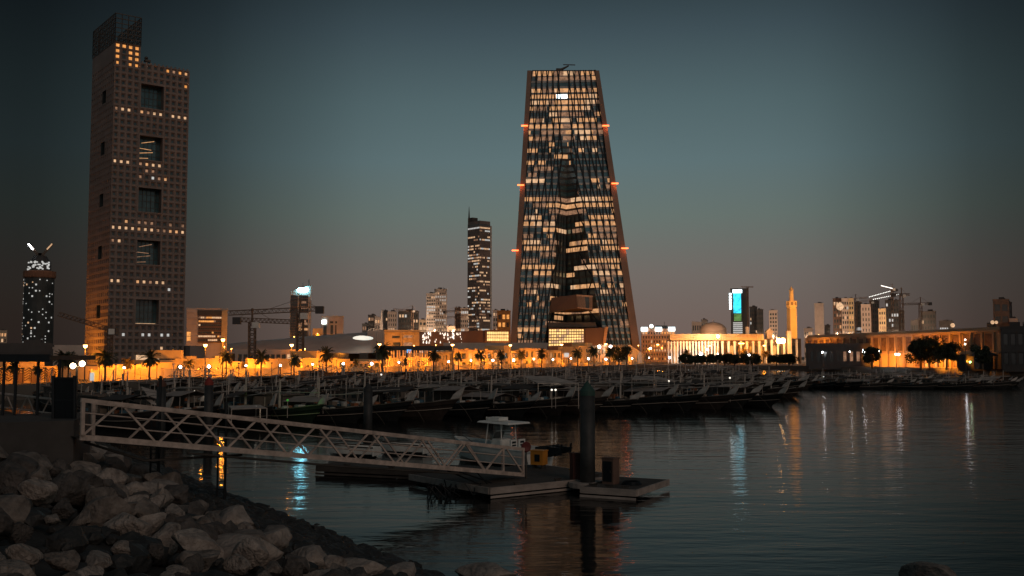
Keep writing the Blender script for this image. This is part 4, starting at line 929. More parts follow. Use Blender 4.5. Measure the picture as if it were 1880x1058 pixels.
def arcade(label, px0, px1, h, off, wallm, spec, depth=10, name='arcade_building', parapet='plain', litm=None, rows=1):
    """spec: (n bays, opening width fraction, sill, head, arched)"""
    a, w = road_frame(px0, px1, off); root = thing(name, label, 'building', (a.x, a.y, 2), RANG); n, wf, sill, head, arched = spec
    if label in TOPS: hn = zpx(TOPS[label], RL((px0 + px1) / 2, off).y) - 2; sill *= hn / h; head *= hn / h; h = hn
    b = MB(); holes = []; fr = []
    for r_ in range(rows):
        z0, z1 = h * r_ / rows + sill / rows, h * r_ / rows + head / rows
        for k in range(n):
            c = w * (k + .5) / n; hw = w / n * wf / 2; holes.append((c - hw, c + hw, z0, z1))
    holed_wall(b, w, 0, h, holes, 0, .32)
    b.quad((0, 0, 0), (0, 0, h), (0, depth, h), (0, depth, 0)); b.quad((w, 0, 0), (w, depth, 0), (w, depth, h), (w, 0, h)); b.quad((0, 0, h), (w, 0, h), (w, depth, h), (0, depth, h)); b.quad((w, depth, 0), (0, depth, 0), (0, depth, h), (w, depth, h))
    b.box(-.15, w + .15, -.25, -.01, h - .3, h + .25)
    if parapet == 'stepped':
        k = 0
        while k < w: b.box(k, min(w, k + 3), -.2, .6, h + .25, h + (.9 if int(k / 3) % 3 == 0 else .45)); k += 3
    if parapet == 'tower': b.box(w * .35, w * .6, -.5, depth * .7, h + .25, h + 1.9)
    b.build('wall', wallm, root)
    for i, (x0, x1, z0, z1) in enumerate(holes):
        q = MB(); q.quad((x0, .32, z0), (x1, .32, z0), (x1, .32, z1), (x0, .32, z1)); pn = q.build('window', (litm if litm and (i * 7) % 5 < 2 else GLASS), root)
        if arched:
            q = MB(); pts = arch_poly(x0 + .12 * (x1 - x0), x1 - .12 * (x1 - x0), z0, z1 - .15 * (z1 - z0)); n_ = len(pts)
            # arched inner screen: ring between rectangle and arch
            q.slab([(x0, .15, z0), (x0 + .12 * (x1 - x0), .15, z0)] + [(p[0], .15, p[1]) for p in reversed(pts[2:])] [:1] + [(x0, .15, z1)], (0, .15, 0))
            ar = [(p[0], p[1]) for p in pts[2:]]
            for t in range(len(ar) - 1):
                (ax, az_), (bx_, bz) = ar[t], ar[t + 1]; q.slab([(ax, .15, az_), (ax, .15, z1), (bx_, .15, z1), (bx_, .15, bz)], (0, .15, 0))
            q.slab([(x1 - .12 * (x1 - x0), .15, z0), (x1, .15, z0), (x1, .15, z1), (ar[0][0], .15, z1), (ar[0][0], .15, ar[0][1])], (0, .15, 0))
            q.build('arch_frame', wallm, root)
    return root
def low_wall(label, px0, px1, h, off, m, name='boundary_wall'):
    a, w = road_frame(px0, px1, off); root = thing(name, label, 'wall', (a.x, a.y, 2), RANG); b = MB(); b.box(0, w, 0, .3, 0, h); b.build('panel', m, root)
    b = MB(); b.box(-.05, w + .05, -.08, .38, h, h + .12)
    k = 0
    while k < w: b.box(k, k + .4, -.1, .4, 0, h + .3); k += 6
    b.build('coping', m, root); return root
low_wall('plain orange-lit boundary wall along the promenade, left stretch', 168, 350, 1.7, 0, SAND)
low_wall('orange-lit boundary wall along the promenade, right of the half-lit palm', 352, 640, 1.5, 0, SAND)
low_wall('orange-lit boundary wall before the frame-windowed building', 642, 800, 1.3, 0, SAND)
low_wall('orange-lit boundary wall before the two-storey arcade', 802, 1170, 1.3, 0, SAND)
arcade('low orange arcade with two recessed arched bays, leftmost behind the wall', 182, 262, 4.1, 9, SAND, (3, .62, .6, 3.2, True))
arcade('low plain orange wing with two arched bays right of the orange palm', 263, 322, 4.6, 9, SAND, (3, .55, .6, 3.2, True), parapet='plain')
arcade('raised dark-doored orange pavilion with a parapet block', 323, 342, 5.4, 8.5, SAND, (1, .6, .4, 3.9, False), parapet='tower')
arcade('orange arcade with wide arches and a stepped parapet', 343, 425, 5.3, 9, SAND, (5, .66, .4, 3.4, True), parapet='stepped')
arcade('flat orange garden pavilion with one rectangular porch', 426, 452, 4.6, 9, SAND, (1, .55, .3, 3.6, True))
low_wall('tall plain orange-lit wall behind the promenade palms', 455, 556, 3.4, 7, SAND, 'garden_wall')
arcade('bright orange gatehouse with a big central arch', 557, 618, 6.0, 9, SAND, (3, .6, .3, 3.9, True), parapet='tower')
arcade('orange corner block with one dark rectangular porch', 619, 641, 5.4, 9, SAND, (1, .5, .3, 4.3, False))
arcade('pale-framed open arcade with white beams', 642, 676, 5.4, 9, mat('pale_frame', (.7, .55, .42)), (4, .8, .4, 4.4, False), rows=1)
arcade('pale-framed open pergola beside the frame-windowed building', 677, 708, 5.6, 9, mat('pale_frame', (.7, .55, .42)), (3, .8, .4, 4.6, False), rows=1)
def frame_windows():
    root = arcade('orange building with eight tall windows in pale rounded frames', 709, 800, 6.4, 8, SAND, (9, .42, 1.9, 5.3, False), litm=LD, parapet='stepped')
    a, w = road_frame(709, 800, 8)
    for k in range(9):
        c = w * (k + .5) / 9; hw = w / 9 * .27; b = MB()
        b.box(c - hw - .25, c - hw, -.35, -.02, 1.4, 5.8); b.box(c + hw, c + hw + .25, -.35, -.02, 1.4, 5.8); b.box(c - hw - .25, c + hw + .25, -.38, -.02, 1.1, 1.4); b.build('window_frame', mat('pale_frame', (.7, .55, .42)), root)
frame_windows()
arcade('orange corner house with small lit windows and a flat roof', 801, 832, 8.2, 10, SAND, (4, .35, 1.2, 6.3, False), rows=2, litm=LO)
arcade('two-storey orange arcade with long dark window bands', 833, 905, 8.6, 9, SAND, (6, .62, .9, 6.3, False), rows=2, litm=LO, parapet='stepped')
arcade('second two-storey orange arcade, with a curved parapet block', 906, 952, 8.8, 9, SAND, (5, .62, .9, 6.3, False), rows=2, litm=LO, parapet='tower')
arcade('orange block with small balconies at the foot of the tapering tower', 953, 1000, 10.4, 9, SAND, (5, .4, .9, 7.5, False), rows=2, litm=LW)
arcade('orange block with square windows left of the white sign kiosk', 1001, 1030, 9.5, 9, SAND, (4, .4, .9, 7, False), rows=2, litm=LW)
arcade('pale small house between two orange blocks', 1031, 1048, 7.5, 9, BEIGE, (2, .4, .9, 5, False), rows=1)
arcade('tallest and brightest orange house, right of centre, with square windows', 1062, 1100, 12.6, 12, SAND, (4, .3, 1.2, 8, False), rows=3, parapet='tower')
arcade('orange house with a raised parapet next to the tallest house', 1101, 1140, 13.6, 12, SAND, (4, .3, 1.2, 9, False), rows=2, parapet='stepped')
def sloped_house():
    a, w = road_frame(1153, 1182, 9); root = thing('sloped_house', 'orange-lit house with a long sloping roof and an arched window', 'building', (a.x, a.y, 2), RANG)
    b = MB(); b.slab([(0, 0, 0), (w, 0, 0), (w, 0, 5.5), (w * .1, 0, 10.5), (0, 0, 10.5)], (0, 14, 0)); b.build('wall', SAND, root)
    b = MB(); b.slab([(p[0], -.15, p[1]) for p in arch_poly(w * .55, w * .85, .5, 7)], (0, .1, 0)); b.build('arched_window', LD, root)
sloped_house()
def zigzag_building():
    a, w = road_frame(-160, 112, 2); root = thing('zigzag_building', 'low building with an orange-lit zigzag-patterned wall at the far left', 'building', (a.x, a.y, 2), RANG)
    b = MB(); b.box(0, w, 0, 8, 0, 2.5); b.box(w * .62, w * .9, .5, 7, 2.5, 3.3); b.build('wall', SAND, root)
    z = MB(); st = w / 34
    for r_ in range(5):
        for k in range(34):
            x0, x1 = k * st, (k + 1) * st; za, zb = (.3, .7) if k % 2 else (.7, .3); za += r_ * .38; zb += r_ * .38
            z.slab([(x0, -.16, za), (x1, -.16, zb), (x1, -.16, zb + .13), (x0, -.16, za + .13)], (0, .12, 0))
    z.build('zigzag_relief', mat('dark_relief', (.2, .13, .08)), root)
    for px in (.68, .78, .9): q = MB(); q.box(w * px, w * px + 1.2, -.2, -.03, 0, 1.6); q.build('door', BROWNCL, root)
zigzag_building()
# ------------------------------------------------------------------ lamps
SOD = (1.0, .29, .015)
def lamp(label, x, y, z0, h, kind, power, group, col=None, r=.35, arm=0, name='street_lamp'):
    root = thing(name, label, 'street lamp', (x, y, z0), 0, group); b = MB(); b.tube([(0, 0, 0), (0, 0, h * .5), (0, 0, h - r * .6)], [.11, .09, .07], 6); b.build('pole', STEEL, root)
    m = BULBO if kind == 'o' else mat('strong_sodium_bulb', (1, .6, .3), .5, nscale=.1, namt=0, emit=(1.0, .46, .12), es=70) if kind == 'O' else (BULBG if kind == 'g' else BULBW); col = col or (SOD if kind == 'o' else (.9, .95, 1))
    if kind == 'o':
        b = MB(); b.lathe([(.05, h + r * .35), (r, h + r * .1), (r, h), (r * .9, h - .05)], 10); b.build('lamp_hood', STEEL, root)
        b = MB(); b.lathe([(r * .85, h - .06), (r * .9, h - .2), (r * .6, h - .45), (.05, h - .52)], 10); b.build('lamp_lens', m, root)
    else:
        b = MB(); prof = [(max(.02, r * sin(pi * k / 8)), h - r * cos(pi * k / 8)) for k in range(9)]; b.lathe(prof, 12); b.build('lamp_globe', m, root, True)
    if power: point(root, (0, 0, h - (.9 if kind == 'o' else 0)), power, col, r + .1)
    return root
tall = [(158, 633), (378, 632), (410, 622), (536, 632), (697, 631), (831, 632), (937, 633), (1031, 632), (1112, 631), (1207, 632)]
for i, (px, py) in enumerate(tall):
    p = RL(px, -3); d = p.y; h = zpx(py, d) - 2
    lamp(f'tall orange street lamp, {ORD[i]} from the left along the promenade road', p.x, p.y, 2, h, 'o', (1500 + d * d * .012) * (.45 if px in (697,) else 1), 'tall orange street lamps', r=.42 * (d / 220) ** .6)
# unseen lamps added to give the walls and arcades their orange light
for i, px in enumerate([185, 215, 250, 290, 320, 440, 470, 500, 575, 610, 650, 735, 770, 800, 865, 890, 915, 965, 990, 1012, 1050, 1075, 1092, 1130, 1150, 1170]):
    p = RL(px, -4.0); h = 2.6
    rt = thing('added_wall_washer', f'low flood lamp added to light the orange walls, {ORD[i]} from the left', 'flood lamp', (p.x, p.y, 2), RANG, 'added flood lamps before the walls')
    b = MB(); b.tube([(0, 0, 0), (0, 0, h)], .06, 5); b.build('pole', STEEL, rt); b = MB(); b.box(-.2, .2, -.12, .12, h, h + .22); b.build('lamp_head', STEEL, rt)
    spot(rt, (0, .3, h + .1), (0, 1, -.1), 820 + p.y * 2.4, SOD, .25)
    q = RL(px, 4.2); r2 = thing('added_building_flood', f'unseen flood lamp added behind the low wall to light the arcades, {ORD[i]} from the left', 'flood lamp', (q.x, q.y, 2), RANG, 'added flood lamps before the arcades')
    b = MB(); b.tube([(0, 0, 0), (0, 0, .9)], .06, 5); b.build('pole', STEEL, r2); b = MB(); b.box(-.2, .2, -.12, .12, .9, 1.12); b.build('lamp_head', STEEL, r2)
    spot(r2, (0, .3, 1.0), (0, 1, .45), 1400 + q.y * 4.6, SOD, .25)
for i, px in enumerate((-60, 5, 45, 85)):  # more added lamps, these for the zigzag wall
    p = RL(px, -3); rt = thing('added_wall_washer', f'low flood lamp added to light the zigzag wall, {ORD[i]} from the left', 'flood lamp', (p.x, p.y, 2), RANG, 'added flood lamps before the walls')
    b = MB(); b.tube([(0, 0, 0), (0, 0, 2.2)], .05, 5); b.build('pole', STEEL, rt); b = MB(); b.box(-.2, .2, -.12, .12, 2.2, 2.4); b.build('lamp_head', STEEL, rt); spot(rt, (0, .3, 2.3), (0, 1, -.1), 520, SOD, .25)
glob = [(230, 677), (333, 675), (385, 674), (453, 672), (516, 671), (575, 670), (631, 668), (683, 667), (733, 666), (824, 664), (865, 663), (905, 662), (943, 660.5), (980, 660), (1015, 660), (1048, 659.5), (1080, 659), (1112, 659), (1137, 659), (1160, 658), (1191, 658)]
for i, (px, py) in enumerate(glob):
    p = RL(px, -5); h = max(2.2, zpx(py + (i * 7 % 5 - 2) * .5, p.y) - 2); lamp(f'white globe lamp on the quay, {ORD[i]} from the left', p.x, p.y, 2, h, 'w', 60, 'white globe lamps on the quay', r=(.13 + p.y * .0006) * (.7, 1.15, .85, 1.0, .75)[i * 3 % 5])
far = [(1194, 640, 560, 'w', 1500), (1229, 657, 520, 'w', 300), (1262, 655, 500, 'w', 300), (1287, 650, 480, 'w', 1500), (1299, 642, 500, 'w', 2000), (1318, 651, 470, 'w', 600), (1318, 618, 590, 'w', 1200), (1358, 630, 560, 'o', 3000), (1364, 630, 560, 'o', 3000), (1375, 652, 470, 'w', 500),
       (1403, 634, 560, 'o', 3000), (1430, 626, 585, 'O', 3500), (1437, 626, 585, 'O', 3500), (1302, 634, 560, 'o', 4500), (1080, 636, 500, 'w', 2500), (1100, 637, 510, 'w', 2500), (1121, 637, 520, 'w', 2500)]
for i, (px, py, Y, k, pw) in enumerate(far):
    p = at(px, py, Y); lamp(f'lamp in the bright group before the tapering tower and mosque, {ORD[i]} of the group', p.x, p.y, 2, max(1.5, p.z - 2), k, pw, 'lamps before the mosque', r=1.5 if px in (1430, 1437) else .8 if py < 640 or i in (3,) else .5, col=(1, .7, .4) if k == 'w' and px > 1400 else None)
rt_l = [(1510, 647, 400, 'w', 400, .35), (1560, 646, 395, 'w', 120, .25), (1586, 645, 390, 'w', 900, .7), (1599, 648, 390, 'w', 500, .45), (1614, 645, 385, 'w', 200, .25), (1645, 651, 380, 'w', 120, .4), (1650, 651, 380, 'w', 120, .4), (1772, 624, 320, 'w', 60, .2), (1772, 632, 318, 'w', 60, .2), (1781, 665, 290, 'g', 60, .25), (1841, 633, 325, 'o', 1200, .33)]
for i, (px, py, Y, k, pw, r) in enumerate(rt_l):
    p = at(px, py, Y); lamp(f'lamp on the dark right-hand quay, {ORD[i]} from the left', p.x, p.y, 2, max(1.2, p.z - 2), k, pw, 'lamps on the right-hand quay', r=r)
# lamps added in the city to brighten the facades behind them
for i, (px, py, Y, pw) in enumerate(sorted(((425, 640, 600, 6000), (412, 636, 600, 9000), (70, 640, 500, 30000), (125, 640, 505, 16000), (560, 640, 560, 9000), (720, 636, 585, 9000), (760, 634, 580, 9000), (800, 633, 640, 6000), (925, 636, 650, 12000), (925, 612, 770, 4000), (1190, 640, 740, 14000), (1215, 638, 750, 14000), (1172, 634, 680, 3500), (946, 642, 680, 3000), (1560, 620, 900, 9000), (1618, 622, 890, 14000), (1100, 640, 670, 14000), (540, 618, 770, 6000), (610, 618, 820, 9000), (583, 612, 760, 9000), (682, 608, 1150, 90000), (722, 608, 1020, 70000), (758, 606, 930, 40000), (798, 606, 880, 90000), (832, 606, 980, 60000), (868, 610, 1120, 60000), (915, 607, 740, 14000), (1282, 614, 880, 40000), (1357, 616, 1180, 30000), (1390, 616, 1060, 30000), (1419, 616, 1030, 90000), (1484, 616, 850, 30000), (1503, 614, 1130, 120000), (1537, 612, 920, 60000), (1560, 612, 910, 60000), (1590, 612, 900, 70000), (1619, 612, 880, 50000), (1645, 612, 940, 60000), (1700, 608, 870, 40000), (1836, 604, 640, 12000)))):
    p = at(px, py, Y); lamp(f'orange lamp added deep in the city to light facades, {ORD[i]} from the left behind the arcades', p.x, p.y, 2, max(2, p.z - 2), 'o', pw * (.75 if Y >= 850 else .8), 'added lamps in the city', r=.3, col=(1, .62, .38) if Y >= 850 else None)
# twin lamp at the near quay
def twin():
    p = at(141, 680, 62); root = thing('twin_lamp', 'tall dark post with two bright round lamps behind the gate', 'street lamp', (p.x, p.y, 0.3)); P = lambda px, py: at(px, py, 62) - root.location
    b = MB(); b.tube([(0, 0, 0), (0, 0, P(141, 676).z)], .07, 8); b.tube([P(134, 676), P(151, 672)], .04, 6); b.build('pole', STEEL, root)
    for q in ((134, 672), (151, 668)):
        c = P(*q); b = MB(); r = .17; b.lathe([(max(.01, r * sin(pi * k / 8)), c.z - r * cos(pi * k / 8)) for k in range(9)], 12, (c.x, c.y)); b.build('lamp_globe', mat('warm_globe', (1, .8, .6), .4, namt=0, emit=(1, .75, .45), es=12), root, True)
    point(root, P(142, 668), 70, (1, .7, .4), .3)
twin()
# ------------------------------------------------------------------ palms and trees
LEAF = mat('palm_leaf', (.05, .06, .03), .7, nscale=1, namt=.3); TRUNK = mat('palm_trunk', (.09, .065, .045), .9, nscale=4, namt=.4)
LEAFL = mat('palm_leaf_lit', (.20, .15, .05), .7, nscale=1, namt=.3)  # lit copy of the leaf, lamp glow put into its colour
def palm(seed, leafm, label='palm'):
    r = random.Random(seed); root = thing('palm_tree', label, 'palm', (0, 0, -500), 0, 'palms along the promenade'); b = MB()
    b.tube([(0, 0, 0), (.08, 0, 2), (.02, .05, 4), (0, 0, 5.4)], [.24, .19, .18, .22], 8); b.build('trunk', TRUNK, root)
    b = MB()
    for k in range(60):
        a = r.uniform(0, 2 * pi); e = r.uniform(-.75, 1.35); Lf = r.uniform(2.0, 2.7); p = Vector((0, 0, 5.3)); d = Vector((cos(a) * cos(e), sin(a) * cos(e), sin(e))); pts = [p.copy()]
        for s in range(9): p = p + d * Lf / 9; d.z -= .15; d.normalize(); pts.append(p.copy())
        b.tube(pts, [.035] * 5 + [.02] * 5, 3, 0, False)
        for s in range(1, 10):
            t = (pts[s] - pts[s - 1]).normalized(); sd_ = t.cross(Vector((0, 0, 1))).normalized()
            for sg in (-1, 1):
                for h in (0, .5):
                    q = pts[s].lerp(pts[s - 1], h); ln = .52 * (1 - abs(s - 4.5) / 9); tip = q + sd_ * sg * ln + t * ln * .75 - Vector((0, 0, .14 + r.random() * .15)); w_ = t * .075; b.tri(q - w_, q + w_, tip)
    b.build('crown', leafm, root); return root
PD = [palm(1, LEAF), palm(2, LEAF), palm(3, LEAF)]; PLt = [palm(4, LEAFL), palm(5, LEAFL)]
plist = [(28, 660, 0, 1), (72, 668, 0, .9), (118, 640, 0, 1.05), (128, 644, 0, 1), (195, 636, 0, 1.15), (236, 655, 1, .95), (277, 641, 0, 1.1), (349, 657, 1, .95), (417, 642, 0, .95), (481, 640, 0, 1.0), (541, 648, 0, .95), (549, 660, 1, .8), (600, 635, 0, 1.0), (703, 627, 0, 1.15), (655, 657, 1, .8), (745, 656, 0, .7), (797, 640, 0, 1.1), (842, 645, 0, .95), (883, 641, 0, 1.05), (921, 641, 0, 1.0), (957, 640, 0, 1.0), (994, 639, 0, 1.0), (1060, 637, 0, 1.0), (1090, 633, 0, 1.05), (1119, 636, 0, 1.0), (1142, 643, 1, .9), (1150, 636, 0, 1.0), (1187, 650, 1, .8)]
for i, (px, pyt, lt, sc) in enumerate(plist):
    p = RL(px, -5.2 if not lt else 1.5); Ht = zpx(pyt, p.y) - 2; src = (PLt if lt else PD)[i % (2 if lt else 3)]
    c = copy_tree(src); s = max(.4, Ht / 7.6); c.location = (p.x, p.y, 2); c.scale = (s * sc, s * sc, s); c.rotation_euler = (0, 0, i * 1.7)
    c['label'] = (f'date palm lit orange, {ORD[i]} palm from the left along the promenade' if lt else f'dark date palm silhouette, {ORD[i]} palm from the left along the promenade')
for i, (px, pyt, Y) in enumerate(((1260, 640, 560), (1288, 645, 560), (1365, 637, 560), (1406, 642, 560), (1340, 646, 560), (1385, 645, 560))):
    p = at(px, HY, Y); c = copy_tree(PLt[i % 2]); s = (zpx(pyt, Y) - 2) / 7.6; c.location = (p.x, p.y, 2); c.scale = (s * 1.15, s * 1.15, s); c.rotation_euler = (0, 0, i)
    c['label'] = f'bushy orange-lit palm before the mosque, {ORD[(0, 1, 3, 5, 2, 4)[i]]} from the left'; c['group'] = 'palms before the mosque'
    spot(None, (p.x + 2, p.y - 7, 2.5), (-.2, 1, .3), 1500, SOD, .3, 110).name = 'palm_light'
for P_ in PD + PLt:   # the sources themselves are not left in the scene
    for ch in [c for c in bpy.data.objects if c.parent == P_]: bpy.data.objects.remove(ch)
    bpy.data.objects.remove(P_)
def tree(px, pyt, Y, rx, label, seed, name='broadleaf_tree'):
    r = random.Random(seed); p = at(px, HY, Y); H = zpx(pyt, Y) - 2; root = thing(name, label, 'tree', (p.x, p.y, 2)); b = MB(); b.tube([(0, 0, 0), (.2, 0, H * .35), (0, 0, H * .7)], [.35, .25, .1], 6)
    for k in range(5): a = k * 1.3; b.tube([(0.1, 0, H * .35), (cos(a) * rx * .5, sin(a) * rx * .4, H * .7)], [.15, .05], 5)
    b.build('trunk', TRUNK, root); b = MB()
    cl = [(Vector((r.uniform(-.75, .75) * rx, r.uniform(-.5, .5) * rx, H * r.uniform(.35, .82))), r.uniform(.25, .42) * rx) for _ in range(16)]
    for c, rad in cl:
        for k in range(190):
            d = Vector((r.gauss(0, 1), r.gauss(0, 1), r.gauss(0, .8))).normalized() * rad * r.uniform(.6, 1.12); q = c + d
            if q.z > H: q.z = H - r.random()
            if q.z < H * .1: continue
            u = Vector((r.gauss(0, 1), r.gauss(0, 1), r.gauss(0, 1))).normalized() * .28; v = u.cross(Vector((r.gauss(0, 1), r.gauss(0, 1), 1))).normalized() * .22; b.quad(q - u, q + v, q + u, q - v)
    b.build('crown', mat('dark_leaf', (.035, .045, .025), .8), root)
tree(1706, 617, 310, 5.6, 'large dark rounded tree before the long orange building', 21); tree(1690, 620, 308, 4, 'dark tree at the left of the rounded tree group', 22); tree(1737, 621, 312, 4.5, 'dark rounded tree at the right of the tree group', 23)
tree(1600, 634, 345, 3.2, 'small dark tree above the low quayside building', 24); tree(1803, 628, 322, 3.4, 'dark bush-like tree beside the kiosk', 25)
tree(1136, 634, 480, 5.5, 'narrow dark tree behind the promenade, left of the sloping house', 26)
for i, (px, w_) in enumerate(((1258, 3), (1276, 3), (1298, 4), (1330, 4), (1348, 4), (1381, 5), (1425, 4), (1448, 4))): tree(px, 650, 450, w_, f'dark flat-topped tree before the mosque, {ORD[i]} from the left', 40 + i, 'small_tree')
# ================================================================== DHOWS
HULL = mat('dark_hull_wood', (.02, .021, .021), .75, nscale=1.2, namt=.4, bump=.3); HULL2 = mat('brown_hull_wood', (.045, .032, .027), .75, nscale=1.2, namt=.4, bump=.3)
DECK = mat('deck_wood', (.13, .105, .088), .85, nscale=2, namt=.35); PROW = mat('pale_prow_paint', (.66, .57, .51), .7, nscale=1.5, namt=.3)
MASTM = mat('pale_mast', (.55, .47, .41), .7, nscale=2, namt=.3); AWN = mat('awning_cloth', (.36, .30, .27), .9, nscale=.7, namt=.25); AWND = mat('dark_awning', (.06, .05, .047), .9, nscale=.7, namt=.3)
CLUT = [mat('rope_heap', (.22, .17, .13), .9), mat('blue_tub', (.05, .12, .17), .6), mat('orange_tub', (.34, .12, .05), .6), mat('white_tub', (.5, .48, .45), .6)]
def dhow(seed, hullm, awn=True, cabin=True, ln=13.5):
    r = random.Random(seed); root = thing('dhow', 'dhow', 'dhow', (0, 0, -500), 0, 'moored wooden dhows')
    nS = 14; secs = []
    for i in range(nS + 1):
        t = i / nS; x = -ln * .5 + ln * t
        bm_ = 1.75 * (min(1, (.72 + t * 1.1)) if t < .3 else 1) * (1 - max(0, (t - .55) / .45) ** 2.2) + .04
        sh = 1.15 + .35 * (1 - t) ** 2 * 1.2 + .9 * max(0, t - .45) ** 2 / .3
        rk = 2.3 * max(0, (t - .6) / .4) ** 1.5
        sec = []
        for f, zf in ((0, -.5), (.55, -.35), (.86, .15), (.97, .6), (1.0, 1.0)):
            z = zf * sh if zf > 0 else zf; xx = x + rk * max(0, zf) - .0; sec.append((xx, bm_ * f, z))
        secs.append(sec)
    b = MB(); k5 = 5
    for s in (1, -1):
        for i in range(nS):
            for k in range(k5 - 1):
                A, B, C_, D = secs[i][k], secs[i + 1][k], secs[i + 1][k + 1], secs[i][k + 1]
                q = [(p[0], p[1] * s, p[2]) for p in (A, B, C_, D)]
                b.quad(*(q if s < 0 else q[::-1]))
    st = [(p[0], p[1], p[2]) for p in secs[0]]; b.v += st + [(p[0], -p[1], p[2]) for p in st]; n0 = len(b.v) - 10
    b.f.append((n0, n0 + 1, n0 + 2, n0 + 3, n0 + 4, n0 + 9, n0 + 8, n0 + 7, n0 + 6, n0 + 5)); b.m.append(0)
    hull = b.build('hull', hullm, root)
    b = MB()
    for s in (1, -1):
        b.tube([(p[-1][0], p[-1][1] * s, p[-1][2]) for p in secs], .07, 4)
    b.build('gunwale', DECK, hull); b = MB()
    for s in (1, -1): b.tube([(p[3][0] , p[3][1] * s * 1.02, p[3][2] - .1) for p in secs], .035, 3)
    b.build('rubbing_strake', mat('highlight_trim', (.4, .33, .28), .8), hull)  # pale strip along the hull, a highlight put into the colour
    b = MB()
    for i in range(nS):
        A, B = secs[i][4], secs[i + 1][4]; b.quad((A[0], -A[1], A[2] - .4), (B[0], -B[1], B[2] - .4), (B[0], B[1], B[2] - .4), (A[0], A[1], A[2] - .4))
    b.build('deck', DECK, root)
    tipx = secs[-1][4][0]; tz = secs[-1][4][2]; b = MB(); b.slab([(tipx - 1.2, -.06, tz - .25), (tipx - .1, -.06, tz - .1), (tipx + .35, -.06, tz + .5), (tipx + .62, -.06, tz + 1.1), (tipx + .2, -.06, tz + .95), (tipx - .7, -.06, tz + .4)], (0, .12, 0)); b.build('prow_board', PROW, root)
    if r.random() < .7:
        b = MB(); b.slab([(tipx - 2.6, -.72, tz - .55), (tipx - 1.4, -.36, tz - .40), (tipx - 1.4, -.36, tz - .12), (tipx - 2.6, -.72, tz - .27)], (.02, -.05, 0)); b.build('name_board', PROW, root)
    mh = r.uniform(2.4, 3.8); mx = r.uniform(.5, 2.2); b = MB(); b.tube([(mx, 0, .8), (mx + .15, 0, 1.2 + mh)], [.13, .08], 7); b.build('mast', MASTM, root)
    y_ = 2.3 + r.random() * 1.1; b = MB(); b.tube([(-ln * r.uniform(.2, .45), .2, y_ - .2), (0, 0, y_ + .1), (tipx - r.uniform(.5, 2.5), -.1, y_ + r.uniform(.2, .9))], [.04, .065, .04], 6); b.build('yard', MASTM, root)
    if cabin:
        b = MB(); b.box(-ln * .42, -ln * .14, -1.15, 1.15, 1.2, 2.75); b.box(-ln * .44, -ln * .12, -1.35, 1.35, 2.75, 2.87); cb = b.build('cabin', DECK, root)
        for k in range(3):
            b = MB(); x = -ln * .38 + k * 1.15; b.box(x, x + .6, -1.2, -1.16, 1.9, 2.45); b.build('window', GLASS, cb)
    if awn:
        b = MB(); x0, x1 = -ln * .12, mx + r.uniform(.8, 2.8); zr = r.uniform(2.4, 3.0); b.slab([(x0, -1.5, zr - .35), (x1, -1.5, zr - .2), (x1, 0, zr + .25), (x0, 0, zr + .1)], (0, 0, .03)); b.slab([(x0, 1.5, zr - .35), (x1, 1.5, zr - .2), (x1, 0.01, zr + .25), (x0, 0.01, zr + .1)], (0, 0, .03)); b.build('awning', AWN if seed % 2 else AWND, root)
        b = MB()
        for x in (x0 + .1, x1 - .1):
            for y in (-1.42, 1.42): b.tube([(x, y, 1), (x, y, zr - .3)], .03, 4)
        b.build('awning_pole', MASTM, root)
    b = MB(); ci = []
    for k in range(26):
        x = r.uniform(-ln * .42, ln * .3); y = r.uniform(-1.2, 1.2); s = r.uniform(.12, .36)
        if r.random() < .5: b.lathe([(s, .8), (s * 1.1, 1.2 + s * 1.6), (s * .3, 1.2 + s * 1.8)], 7, (x, y), k % 4)
        else: b.box(x - s, x + s, y - s, y + s, .8, 1.25 + s * 1.5, k % 4)
    b.build('deck_gear', CLUT, root)
    b = MB(); b.tube([(mx, 0, 1.1 + mh), (tipx + .4, 0, tz + 1.2)], .018, 3); b.tube([(mx, 0, 1.0 + mh), (-ln * .48, 0, 2.0)], .018, 3); b.tube([(tipx - .3, 0, tz - .3), (tipx + .5, .3, tz - 1.2), (tipx + 1.2, .6, -.4)], .02, 3); b.build('rigging', DECK, root)
    b = MB(); b.tube([(-ln * .47, .9, 1.2), (-ln * .47, .9, r.uniform(2.6, 3.4))], .05, 5); b.build('stern_pole', MASTM, root); b = MB(); b.tube([(-ln * .3, -.9, 2.8), (-ln * .3, -.9, r.uniform(3.2, 4.2))], .035, 5); b.build('stern_pole', MASTM, root)
    for _ in range(3): xx, yy = r.uniform(-5, 4), r.uniform(-1.1, 1.1); b = MB(); b.tube([(xx, yy, .9), (xx + r.uniform(-.4, .4), yy, r.uniform(2.4, 4.6))], .028, 4); b.build('pole', MASTM, root)
    return root
DH = [dhow(1, HULL), dhow(2, HULL2, True, False), dhow(3, HULL, False, True), dhow(4, HULL2), dhow(5, HULL, True, True, 12.2), dhow(6, HULL, False, False, 12.5), dhow(8, HULL, True, True, 10.5), dhow(10, HULL2, False, True, 11.5), dhow(12, HULL, True, False, 14.5)]
HEAD = atan2(-.73, .68)
rd = random.Random(77)
def place_dhow(bx, by, sc, lab, ang=None, k=None):
    k = rd.randrange(9) if k is None else k; c = copy_tree(DH[k]); a = HEAD + (rd.gauss(0, .11) if ang is None else ang); off = 8.2 * sc
    c.location = (bx - cos(a) * off, by - sin(a) * off, rd.uniform(-.05, .05)); c.rotation_euler = (rd.gauss(0, .015), rd.gauss(0, .015), a); c.scale = (sc, sc, sc * rd.uniform(.82, 1.0)); c['label'] = lab; return c
row1 = [(1.9 + k * 3.75, 102 + k * 2.35) for k in range(-9, 9)]
